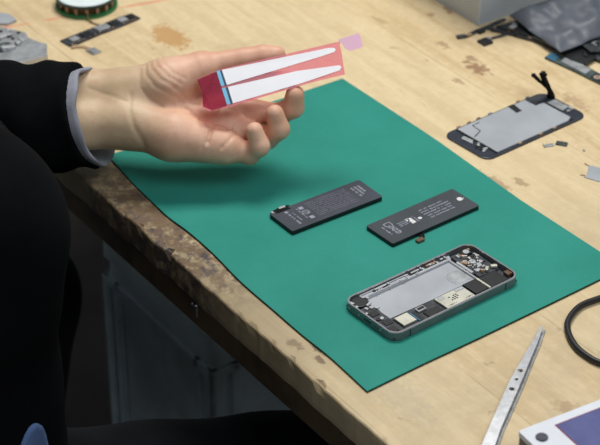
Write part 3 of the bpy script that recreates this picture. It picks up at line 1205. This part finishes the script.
# ================================================================== STORAGE BIN AND BOARD PILE (top right)
bd = thing('storage_bin', 'large grey plastic storage bin at the back of the bench', 'bin', (173, 419, 0), math.atan2(.56, .83))
bm = B()
ring(bm, [(0, 0), (300, 0), (300, 220), (0, 220)], [(3, 3), (297, 3), (297, 217), (3, 217)], 0, 130)
box(bm, 1, 299, 1, 219, 0.2, 3)
for v in bm.verts:
    k = v.co.z / 130 * 7
    v.co.x += k * (-1 if v.co.x < 150 else 1)
    v.co.y += k * (-1 if v.co.y < 110 else 1)
obj('body', bm, 'bin', bd)
for x in (0, 95, 100, 195, 297):
    bm = B()
    tube(bm, [(x + 1, .5, 1), (x + 1, -6, 128)], 2.0, 8)
    obj('rib', bm, 'bin', bd)
bm = B()
tube(bm, [(.5, 110, 1), (-6, 110, 128)], 2.0, 8)
obj('rib', bm, 'bin', bd)
bm = B()
ring(bm, rrect(-12, 312, -12, 232, 8), rrect(-5, 305, -5, 225, 5), 124, 132)
obj('rim', bm, 'bin', bd)


def board(pts, z0, th, m_, label, chips=0, seed=1, cat='circuit board', name='circuit_board'):
    cx = sum(p[0] for p in pts) / len(pts)
    cy = sum(p[1] for p in pts) / len(pts)
    t = thing(name, label, cat, (cx, cy, z0), 0, 'loose boards in the pile by the bin')
    bm = B()
    prism(bm, [(x - cx, y - cy) for x, y in pts], 0, th, .2)
    obj('board', bm, m_, t)
    rr = random.Random(seed)
    for k in range(chips):
        i = rr.randrange(len(pts))
        q, s = rr.random() * .7, rr.random()
        a, b = pts[i], pts[(i + 1) % len(pts)]
        x, y = (a[0] + (b[0] - a[0]) * s - cx) * q, (a[1] + (b[1] - a[1]) * s - cy) * q
        bm = B()
        u, v = rr.uniform(1.5, 4), rr.uniform(1.5, 3.5)
        box(bm, x - u, x + u, y - v, y + v, th, th + rr.uniform(.8, 1.8), .2, rot=rr.uniform(.4, 1.0))
        obj('chip', bm, rr.choice(('chip', 'dull', 'tan', 'chip')), t)
    return t


def fcable(pts, wd, m_, label, ends=()):
    t = thing('flex_cable', label, 'cable', (pts[0][0], pts[0][1], 0), 0)
    o0 = pts[0]
    bm = B()
    ribbon(bm, catmull([(x - o0[0], y - o0[1], z) for x, y, z in pts], 4), wd, .6)
    obj('strip', bm, m_, t)
    for x, y, a, b, rot, mm in ends:
        bm = B()
        box(bm, x - o0[0] - a / 2, x - o0[0] + a / 2, y - o0[1] - b / 2, y - o0[1] + b / 2, .2, 2.6, .3, rot=rot)
        obj('connector', bm, mm, t)


fcable([(152, 396, .6), (160, 396, .6), (169, 404, 1.2), (180, 411, 2), (194, 422, 3.2), (200, 424, 4)], 5, 'pcb',
       'dark flex cable with connectors reaching farthest left out of the pile', ((155, 394, 9, 5, .3, 'pcb'), (163, 397, 5, 3, .7, 'tan'), (174, 405, 7, 7, .6, 'chip'), (184, 412, 5, 5, .6, 'pcbg')))
fcable([(176, 385, .6), (184, 391, .8), (194, 396, 1.4), (206, 404, 2)], 3.2, 'pcb',
       'thin grey flex cable ending in a square dark connector in front of the pile', ((177, 383, 11, 11, .6, 'chip'), (181, 389, 4, 4, .6, 'dull')))
board([(184, 406), (196, 417), (215, 425), (262, 372), (254, 366), (246, 360), (222, 384), (198, 400)], .3, 2.2, 'pcb', 'long dark circuit board at the bottom of the pile beneath the grey bag', 7, 4)
board([(190, 410), (214, 424), (240, 400), (228, 384), (204, 398)], 2.7, 1.6, 'chip', 'dark board lying across the left end of the pile', 6, 6)
board([(210, 420), (240, 440), (284, 408), (288, 385), (262, 376)], 4.4, 2.0, 'pcb', 'wide dark board under the middle of the grey bag', 7, 8)
board([(242, 362), (258, 376), (276, 362), (278, 345), (266, 331), (252, 343)], 2.8, 1.6, 'chip', 'dark square board at the near end of the pile, over the blue tipped strip', 2, 9)
board([(262, 372), (284, 386), (296, 374), (290, 350), (272, 350)], 6.5, 1.6, 'pcb', 'dark board at the right end of the pile', 5, 12)
board([(222, 384), (248, 356), (262, 366), (276, 384), (250, 398)], 4.4, 1.8, 'pcbg', 'grey green board sticking out under the front edge of the bag', 8, 15)
board([(268, 352), (292, 372), (310, 366), (300, 344), (280, 340)], 2.2, 2.0, 'pcbg', 'grey green board at the right edge of the pile, right of the dark square board', 5, 16)
st = board([(230, 350), (238, 360), (262, 338), (292, 298), (284, 288), (252, 326)], .3, 1.8, 'pcbg', 'narrow grey circuit strip with blue ends and a red sticker', 0, 13)
cx, cy = 259.67, 326.67
bm = B()
prism(bm, [(231 - cx, 349.5 - cy), (238 - cx, 358.5 - cy), (244.5 - cx, 352 - cy), (238.5 - cx, 341 - cy)], 1.8, 2.3, .1)
obj('blue_end', bm, 'strip_blue', st, label='blue end')
bm = B()
prism(bm, [(278.5 - cx, 295 - cy), (286 - cx, 304.5 - cy), (292 - cx, 297.5 - cy), (284 - cx, 288 - cy)], 1.8, 2.3, .1)
obj('blue_end', bm, 'strip_blue', st, label='blue end')
bm = B()
prism(bm, [(244 - cx, 340 - cy), (249 - cx, 347 - cy), (264 - cx, 333 - cy), (270 - cx, 323 - cy), (264 - cx, 315 - cy)], 1.8, 2.8, .3)
obj('shield_can', bm, 'dull', st)
bm = B()
prism(bm, [(267 - cx, 309 - cy), (274 - cx, 318 - cy), (282 - cx, 307 - cy), (276 - cx, 299 - cy)], 1.8, 2.2, .1)
o = obj('cover', bm, 'chip', st)
bm = B()
for a in range(4):
    box(bm, 274 - cx - 3.6, 274 - cx + 3.6, 309 - cy - .8, 309 - cy + .8, 2.2, 2.4, rot=a * math.pi / 4)
obj('sticker', bm, 'shieldc', o, label='white star sticker')
bm = B()
disc(bm, 274 - cx, 309 - cy, 1.7, 2.4, 2.5, 16)
obj('sticker_center', bm, 'stk', o, label='red centre of the sticker')

# crumpled grey anti-static bag draped over the pile (grid with thickness)
corner = [(203, 421, 10), (244, 347, 9), (305, 388, 12), (290, 462, 28)]
bm = B()
N1, N2 = 26, 22
top, bot = [], []
for i in range(N1 + 1):
    ra, rb = [], []
    for j in range(N2 + 1):
        u, v = i / N1, j / N2
        p = [(1 - u) * (1 - v) * corner[0][k] + u * (1 - v) * corner[1][k] + u * v * corner[2][k] + (1 - u) * v * corner[3][k] for k in range(3)]
        e = max(0, min(u, 1 - u, v, 1 - v))
        puff = 6 * min(1, e * 5)
        wv = mnoise.fractal(Vector((p[0] * .03, p[1] * .03, 2)), 1, 2, 3) * 7 * min(1, e * 8 + .35) + mnoise.noise(Vector((p[0] * .09, p[1] * .09, 5))) * 3.5 * min(1, e * 8)
        fold = 2.2 * math.sin(u * 3 + v * 17)
        ra.append(bm.verts.new((p[0] - 250, p[1] - 390, p[2] + puff + wv + fold * min(1, e * 6))))
        rb.append(bm.verts.new((p[0] - 250, p[1] - 390, p[2] - .5 + wv * .3)))
    top.append(ra)
    bot.append(rb)
for G in (top, bot):
    for i in range(N1):
        for j in range(N2):
            bm.faces.new((G[i][j], G[i + 1][j], G[i + 1][j + 1], G[i][j + 1]))
for i in range(N1):
    for j in (0, N2):
        bm.faces.new((top[i][j], top[i + 1][j], bot[i + 1][j], bot[i][j]))
for j in range(N2):
    for i in (0, N1):
        bm.faces.new((top[i][j], top[i][j + 1], bot[i][j + 1], bot[i][j]))
tag(obj('plastic_bag', bm, 'bag', smooth=True, loc=(250, 390, 0)), 'crumpled grey translucent plastic bag draped over the pile of boards', 'bag')

# ================================================================== PERSON
HO = np.array((-82.2, 152.0, 62.5))                      # middle of the palm (mm, bench top = 0)
HX = np.array((1.0, 0, 0))
HV = np.array((0, .844, .536))                           # towards the thumb
HN = np.array((0, -.536, .844))                          # out of the palm, which is turned half upward
CU = .837                                                # one chart unit of the hand drawing in mm


def J(u, v, n=0.0):
    return ((u - 200) * CU, ((105 - v) * CU - n * .4226) / .9063, n)


def groove(P, d, pts, depth, wid):
    g = np.full(d.shape, 1e9)
    for a, b in zip(pts, pts[1:]):
        a, b = np.array(J(*a)[:2]), np.array(J(*b)[:2])
        e = b - a
        q = P[..., :2]
        t = np.clip(((q - a) @ e) / (e @ e), 0, 1)
        g = np.minimum(g, np.linalg.norm(q - a - t[..., None] * e, axis=-1))
    m = np.exp(-(g / wid) ** 2) * (P[..., 2] > -2)
    return d + depth * m


def hand_sdf(P):
    arm = smin(cap(P, J(20, 92, -3), J(128, 91, -2), 23, 20.5), cap(P, J(20, 122, -3), J(128, 122, -2), 24, 20.5), 10)
    palm = smin(arm, cap(P, J(126, 120, 0), J(172, 134, 1), 20.5, 20), 10)
    palm = smin(palm, cap(P, J(172, 135, 1), J(224, 146, -1), 20, 15.5), 9)
    palm = smin(palm, cap(P, J(126, 92, 0), J(166, 82, 8), 20, 20.5), 10)
    palm = smin(palm, cap(P, J(166, 82, 8), J(198, 69, 10), 20.5, 15), 9)
    palm = smin(palm, cap(P, J(146, 108, -6), J(226, 92, -8), 17, 12), 8)
    palm = smin(palm, cap(P, J(150, 112, -6), J(228, 118, -7), 17, 12), 8)
    for pts, dp, wd in (([(224, 104), (216, 122), (208, 150)], 2.0, 1.3), ([(238, 116), (226, 136), (212, 134), (198, 122), (186, 112)], 1.5, 1.2),
                        ([(240, 130), (230, 146), (222, 154)], 1.2, 1.1), ([(200, 128), (204, 140), (203, 154)], .8, 1.0),
                        ([(150, 70), (152, 82), (162, 94), (176, 100)], .8, 1.0), ([(155, 67), (158, 80), (168, 91), (182, 96)], .9, 1.0),
                        ([(161, 65), (164, 78), (174, 88), (186, 91)], .7, 1.0), ([(146, 76), (147, 88), (156, 99), (170, 105), (184, 107)], .9, 1.1),
                        ([(141, 82), (141, 98), (150, 108), (164, 114)], .6, 1.0), ([(132, 104), (131, 120), (136, 136), (146, 148)], .8, 1.8),
                        ([(90, 96), (112, 104), (128, 112)], .5, 1.4), ([(176, 100), (196, 108), (214, 108)], 1.0, 1.3)):
        palm = groove(P, palm, pts, dp, wd)

    def finger(js, rs, k):
        d = None
        for a, b, ra, rb in zip(js, js[1:], rs, rs[1:]):
            c = cap(P, J(*a), J(*b), ra, rb)
            d = c if d is None else smin(d, c, 2.5)
        for j in js[1:-1]:                          # flexion creases on the palm side
            q = np.linalg.norm(P - np.array(J(*j)) - np.array((0, 0, 6)), axis=-1)
            d = d + .5 * np.exp(-(q / 3.0) ** 2)
        return smin(palm, d, k)
    thumb = finger([(172, 80, 8), (203, 66, 10), (242, 58, 12), (262, 54.5, 12), (276, 53, 12)], [16, 12.5, 9.8, 9.4, 7.6], 7)
    index = finger([(205, 92, -6), (230, 86, -6), (262, 80, -6), (279, 79, 1), (288, 77, 5)], [12, 10, 8.5, 7.5, 6.5], 5)
    middle = finger([(205, 104, -6), (232, 106, -7), (276, 114, -6), (292, 107, 7), (294, 95, 18)], [12, 10.8, 9.8, 9.1, 7.9], 5)
    ringf = finger([(205, 118, -5), (230, 125, -7), (266, 137, -7), (278, 129, 7), (274, 114, 17)], [12, 10.8, 9.6, 8.8, 7.6], 5)
    pinky = finger([(205, 136, -2), (222, 144, -3), (248, 153, -5), (259, 146, 6), (254, 131, 15)], [12.5, 11, 9.2, 8.4, 7.2], 5)
    return np.minimum(np.minimum(np.minimum(thumb, index), np.minimum(middle, ringf)), pinky)


hV, hQ = nets(hand_sdf, (-150, -76, -42), (96, 76, 46), 1.3)
PB = np.array((-327.0, -25.0, -310.0))                  # where the person sits
fdir, ldir = np.array((.835, .55, 0)), np.array((-.55, .835, 0))
zax = np.array((0, 0, 1.0))
pc = np.array((-327.0, -25.0, 0))


def spine(z):
    return pc + zax * z - fdir * max(0.0, z - 85) * .6   # leaning back a little


shL, shR = spine(330) + ldir * 165, spine(330) - ldir * 165
elL = np.array((-445.0, 135.0, 60.0))
wrL = HO + HX * J(5, 107)[0] + HV * J(5, 107)[1]
elR = shR + np.array((-50, -35, -290.0))
wrR = elR + np.array((10, 5, -235.0))
hipL, hipR = pc + ldir * 75 + zax * -225, pc - ldir * 55 + zax * -216
knL, knR = np.array((-280.0, 285, -222)), np.array((128.0, -25, -203))
anL, anR = np.array((-365.0, 200, -700)), np.array((120.0, -10, -700))

person = thing('person', 'person in a black jacket seated at the bench holding up a pink backed strip', 'person', tuple(PB))


def rel(V):
    return V - PB


def body_sdf(P):
    d = smin(cap(P, spine(-200), spine(50), 105, 105), cap(P, spine(50), spine(280), 105, 95), 30)
    d = smin(d, cap(P, spine(-200) + ldir * 50, spine(50) + ldir * 50, 92, 92), 30)
    d = smin(d, cap(P, spine(50) + ldir * 50, spine(260) + ldir * 70, 92, 90), 30)
    d = smin(d, cap(P, spine(-200) - ldir * 50, spine(50) - ldir * 50, 92, 92), 30)
    d = smin(d, cap(P, spine(50) - ldir * 50, spine(260) - ldir * 70, 92, 90), 30)
    d = smin(d, cap(P, shL, shR, 52, 52), 30)
    for s, e, wv in ((shL, elL, wrL), (shR, elR, wrR)):
        d = smin(d, cap(P, s, e, 46, 36), 15)
        d = smin(d, cap(P, e, wv, 34, 24), 12)
    for h_, k_, a_ in ((hipL, knL, anL), (hipR, knR, anR)):
        d = smin(d, cap(P, h_, k_, 72, 50), 20)
        d = smin(d, cap(P, k_, a_, 48, 33), 12)
        d = smin(d, cap(P, a_ - zax * 50, a_ - zax * 55 + fdir * 150, 30, 24), 12)
    hc = spine(590) + fdir * 50
    d = smin(d, cap(P, spine(330), spine(480) + fdir * 25, 56, 52), 25)
    d = smin(d, ell(P, hc, (92, 86, 112)), 14)
    d = smin(d, cap(P, hc + fdir * 40 - zax * 70, hc + fdir * 62 - zax * 88, 42, 28), 25)
    d = smin(d, cap(P, hc + fdir * 88 + zax * 12, hc + fdir * 104 - zax * 26, 7, 13), 9)
    for s in (-1, 1):
        d = smin(d, cap(P, hc + ldir * s * 86 + zax * 14, hc + ldir * s * 86 - zax * 26, 12, 8), 5)
        q = np.linalg.norm(P - (hc + fdir * 86 + ldir * s * 32 + zax * 10), axis=-1)
        d = d + 9 * np.exp(-(q / 15) ** 2)
    q = np.linalg.norm((P - (hc + fdir * 92 - zax * 52)) / np.array((1, 1, .3)), axis=-1)
    return d + 4 * np.exp(-(q / 22) ** 2)


bm = B()
V, Q = nets(body_sdf, (-580, -420, -790), (250, 480, 730), 9.0)
add_net(bm, rel(V), Q)
W = HO + hV[:, :1] * HX + hV[:, 1:2] * HV + hV[:, 2:] * HN
add_net(bm, rel(W), hQ)
# the other hand hangs beside the seat
ra = (wrR - elR) / np.linalg.norm(wrR - elR)
rn = np.cross(ra, fdir)
rn /= np.linalg.norm(rn)
rb_ = np.cross(rn, ra)
W2 = wrR + ra * 75 + hV[:, :1] * ra + hV[:, 1:2] * rb_ - hV[:, 2:] * rn
add_net(bm, rel(W2), hQ[:, ::-1])
body = obj('body', bm, 'skin', person, smooth=True)
sm = body.modifiers.new('soften', 'SMOOTH')
sm.factor = .5
sm.iterations = 2

# jacket: torso and sleeves, the near cuff cut open at the wrist
cutP = HO + HX * J(86, 110)[0] + HV * J(86, 110)[1]
cutN = HX * .95 - HN * -.30
cutN /= np.linalg.norm(cutN)
slA, slB = elL, HO + HX * J(110, 113)[0] + HV * J(110, 113)[1] - HN * 2


def wrinkle(P):
    return 1.6 * np.sin(P[..., 0] * .12 + P[..., 1] * .03 + P[..., 2] * .05) + 1.0 * np.sin(P[..., 0] * .23 - P[..., 2] * .11 + 1.3)


def jacket_sdf(P):
    d = smin(cap(P, spine(-190), spine(50), 124, 124), cap(P, spine(50), spine(280), 124, 112), 30)
    d = smin(d, cap(P, spine(-190) + ldir * 55, spine(50) + ldir * 55, 110, 110), 30)
    d = smin(d, cap(P, spine(50) + ldir * 55, spine(260) + ldir * 75, 110, 106), 30)
    d = smin(d, cap(P, spine(-190) - ldir * 55, spine(50) - ldir * 55, 110, 110), 30)
    d = smin(d, cap(P, spine(50) - ldir * 55, spine(260) - ldir * 75, 110, 106), 30)
    d = smin(d, cap(P, shL, shR, 66, 66), 30)
    d = smin(d, cap(P, shR, elR, 62, 50), 20)
    d = smin(d, cap(P, elR, wrR, 50, 38), 15)
    d = smin(d, cap(P, spine(340), spine(420) + fdir * 12, 76, 66), 20)
    d = smin(d, ell(P, (-226, -88, 96), (58, 62, 74)), 25)
    d = np.maximum(d, P[..., 2] - 415)
    sl = smin(cap(P, shL, elL, 62, 56), cap(P, slA, slB, 57, 43.5) + wrinkle(P), 15)
    sl = np.maximum(sl, P[..., 0] + 300)
    return smin(d, sl, 12) + .8 * np.sin(P[..., 2] * .07 + P[..., 0] * .05)


def cuff_sdf(P):
    e = (P - cutP) @ cutN
    sl = np.maximum(cap(P, slA, slB, 57, 43.5) + wrinkle(P), e)
    return np.maximum(sl, -np.maximum(cap(P, slA, slB, 44, 36.6), -(e + 40)))


bm = B()
V, Q = nets(cuff_sdf, (-330, 70, -25), (-140, 225, 150), 2.2)
add_net(bm, rel(V), Q)
V, Q = nets(jacket_sdf, (-590, -420, -330), (-140, 300, 430), 5.0)
add_net(bm, rel(V), Q)
jk = obj('jacket', bm, 'jacket', person, smooth=True, label='black knit jacket')
# lavender inner cuff: a flared tube edge following the sleeve opening
axis = (slB - slA) / np.linalg.norm(slB - slA)
s1 = np.cross(axis, zax)
s1 /= np.linalg.norm(s1)
s2 = np.cross(s1, axis)
bm = B()
prof = [(-34, 34), (-16, 35.6), (-2, 39), (4.5, 41.6), (7.5, 41.6), (8.4, 40.2), (5.5, 38), (-3, 35.6), (-16, 33.6), (-34, 32)]
NS = 56
G = []
for k in range(NS):
    a = 2 * math.pi * k / NS
    dirv = s1 * math.cos(a) + s2 * math.sin(a)
    row = []
    for q, r in prof:
        r2 = r + .5 * math.sin(5 * a + .7) + .5 * math.sin(9 * a)
        base = slA + dirv * r2
        # slide along the sleeve axis to the cut plane
        tt = ((cutP - base) @ cutN) / (axis @ cutN)
        row.append(bm.verts.new(rel(base + axis * (tt + q + .8 * math.sin(7 * a)))))
    G.append(row)
for k in range(NS):
    a, b = G[k], G[(k + 1) % NS]
    for i in range(len(prof) - 1):
        bm.faces.new((a[i], a[i + 1], b[i + 1], b[i]))
obj('shirt_cuff', bm, 'cuff', person, smooth=True, label='grey shirt cuff at the wrist')


def trouser_sdf(P):
    d = smin(cap(P, pc + ldir * 55 - zax * 212, pc - ldir * 55 - zax * 212, 110, 110), cap(P, hipL, knL, 88, 66), 25)
    d = smin(d, cap(P, hipR, knR, 84, 74), 25)
    for k_, a_ in ((knL, anL), (knR, anR)):
        d = smin(d, cap(P, k_, a_ - zax * 20, 66, 54), 15)
    return np.maximum(d + 1.5 * np.sin(P[..., 0] * .06 + P[..., 1] * .05), -(P[..., 2] + 735))


bm = B()
V, Q = nets(trouser_sdf, (-500, -320, -780), (250, 440, -90), 8.0)
add_net(bm, rel(V), Q)
obj('trousers', bm, 'trouser', person, smooth=True)


def hem_sdf(P):
    return np.maximum(jacket_sdf(P) - 2.5, ell(P, (-203, -128, -92), (19, 19, 40)))


bm = B()
V, Q = nets(hem_sdf, (-240, -165, -150), (-165, -90, -40), 2.5)
add_net(bm, rel(V), Q)
obj('shirt_hem', bm, 'shirt', person, smooth=True, label='blue shirt patch showing at the side of the jacket')
for a_ in (anL, anR):
    bm = B()
    V, Q = nets(lambda P: np.maximum(smin(cap(P, a_ - zax * 42 - fdir * 25, a_ - zax * 48 + fdir * 165, 42, 34), cap(P, a_, a_ - zax * 40, 44, 44), 15), -(P[..., 2] + 779)),
                tuple(a_ + np.array((-90, -90, -90))), tuple(a_ + np.array((240, 190, 50))), 6.0)
    add_net(bm, rel(V), Q)
    obj('shoe', bm, 'shoe', person, smooth=True)
hc = spine(590) + fdir * 50
bm = B()
V, Q = nets(lambda P: np.maximum(ell(P, hc + zax * 6, (101, 95, 120)) + 1.5 * np.sin(P[..., 0] * .3) * np.sin(P[..., 1] * .25),
                                 ((P - hc) @ (fdir * .8 - zax * .75)) - 8), tuple(hc - 140), tuple(hc + 140), 4.0)
add_net(bm, rel(V), Q)
obj('hair', bm, 'hair', person, smooth=True)
for s in (-1, 1):
    bm = B()
    bmesh.ops.create_uvsphere(bm, u_segments=16, v_segments=10, radius=11)
    bmesh.ops.translate(bm, vec=tuple(rel(hc + fdir * 74 + ldir * s * 32 + zax * 10)), verts=bm.verts[:])
    o = obj('eye', bm, 'printw', person, smooth=True)
    bm = B()
    disc(bm, 0, 0, 5, 0, 1.2, 16, .4)
    bmesh.ops.transform(bm, matrix=Vector(fdir).to_track_quat('Z', 'Y').to_matrix().to_4x4(), verts=bm.verts[:])
    bmesh.ops.translate(bm, vec=tuple(rel(hc + fdir * 84.3 + ldir * s * 32 + zax * 10)), verts=bm.verts[:])
    obj('iris', bm, 'hair', o)

# stool under the person
stl = thing('stool', 'round black work stool under the seated person', 'stool', (pc[0] - 20, pc[1] - 15, -780))
bm = B()
disc(bm, 0, 0, 170, 412, 446, 40, 8)
obj('seat', bm, 'rubber', stl, smooth='auto')
bm = B()
tube(bm, [(0, 0, 40), (0, 0, 412)], 24, 16)
obj('post', bm, 'steel', stl, smooth='auto')
for k in range(5):
    a = 2 * math.pi * k / 5
    bm = B()
    tube(bm, [(0, 0, 55), (230 * math.cos(a), 230 * math.sin(a), 16)], [20, 14], 10)
    obj('foot', bm, 'chip', stl, smooth='auto')

# ================================================================== THE STRIP CARD HELD IN THE HAND
def card_point(u, v, n):
    a, b, c = J(u, v, n)
    return HO + HX * a + HV * b + HN * c


CN = 26.0                                                  # the card rests on the fingers in front of the palm
co = card_point(270, 75, CN)
card = thing('adhesive_strip_card', 'pink film card with two white tapered strips held up in the hand', 'adhesive strips', tuple(co))


def card_piece(name, pts, n0, n1, m_, parent=card, label=None, curl=True):
    bm = B()
    prism(bm, pts, n0, n1)
    if len(pts) > 4:
        bmesh.ops.triangulate(bm, faces=[f for f in bm.faces if len(f.verts) > 4])
    for v in bm.verts:
        u, vv, n_ = v.co
        p = card_point(u, vv, CN + n_ + (0.0 if u < 320 else (u - 320) * .04)) - co
        v.co = p
    return obj(name, bm, m_, parent, label=label)


film = card_piece('film', [(199, 79), (214.5, 72), (222, 69), (325, 44.6), (339.5, 41.2), (339.0, 46), (340.5, 52), (341.5, 61), (343.5, 75.6), (322, 80.5), (303, 85.7), (232, 107), (210, 112), (203, 108), (208, 100), (203.5, 93)], 0, .25, 'pink')
card_piece('pull_tab', [(337, 39.6), (346, 36.8), (357.5, 33), (359.5, 36), (362, 46.5), (359, 48.5), (348.5, 51.5), (344.5, 49), (341, 44)], .25, .55, 'pinktab', label='pale pink pull tab at the right end')

card_piece('folded_film_end', [(197.5, 80), (214.5, 72.4), (217, 72), (227.5, 106.5), (213, 111), (204, 107), (208.5, 99), (202.5, 92)], .25, .3, 'magenta', label='deep pink folded film at the left end')


def stripe(pts, nm='adhesive_strip'):
    return card_piece(nm, pts, .3, .6, 'white')


stripe([(221.2, 70.2), (328, 48), (333.5, 48.2), (334.8, 50.2), (333, 52.5), (321.5, 56.3), (226.3, 85.6)])
stripe([(227.2, 87.6), (296, 71.6), (338.5, 66.0), (340.2, 68), (338.5, 71.2), (302, 83.6), (232.4, 104.3)])
for (a, b, c, d) in (((216.6, 71.4), (221.2, 70.2), (226.3, 85.6), (221.4, 86.9)), ((222.0, 88.9), (227.2, 87.6), (232.4, 104.3), (227.4, 105.6))):
    card_piece('blue_end', [a, b, c, d], .3, .65, 'blue', label='light blue end of a strip')
    m1 = lambda p, q, k: (p[0] + (q[0] - p[0]) * k, p[1] + (q[1] - p[1]) * k)
    card_piece('navy_band', [m1(a, b, .72), m1(a, b, 1.15), m1(d, c, 1.15), m1(d, c, .72)], .6, .75, 'navy', label='thin navy band')
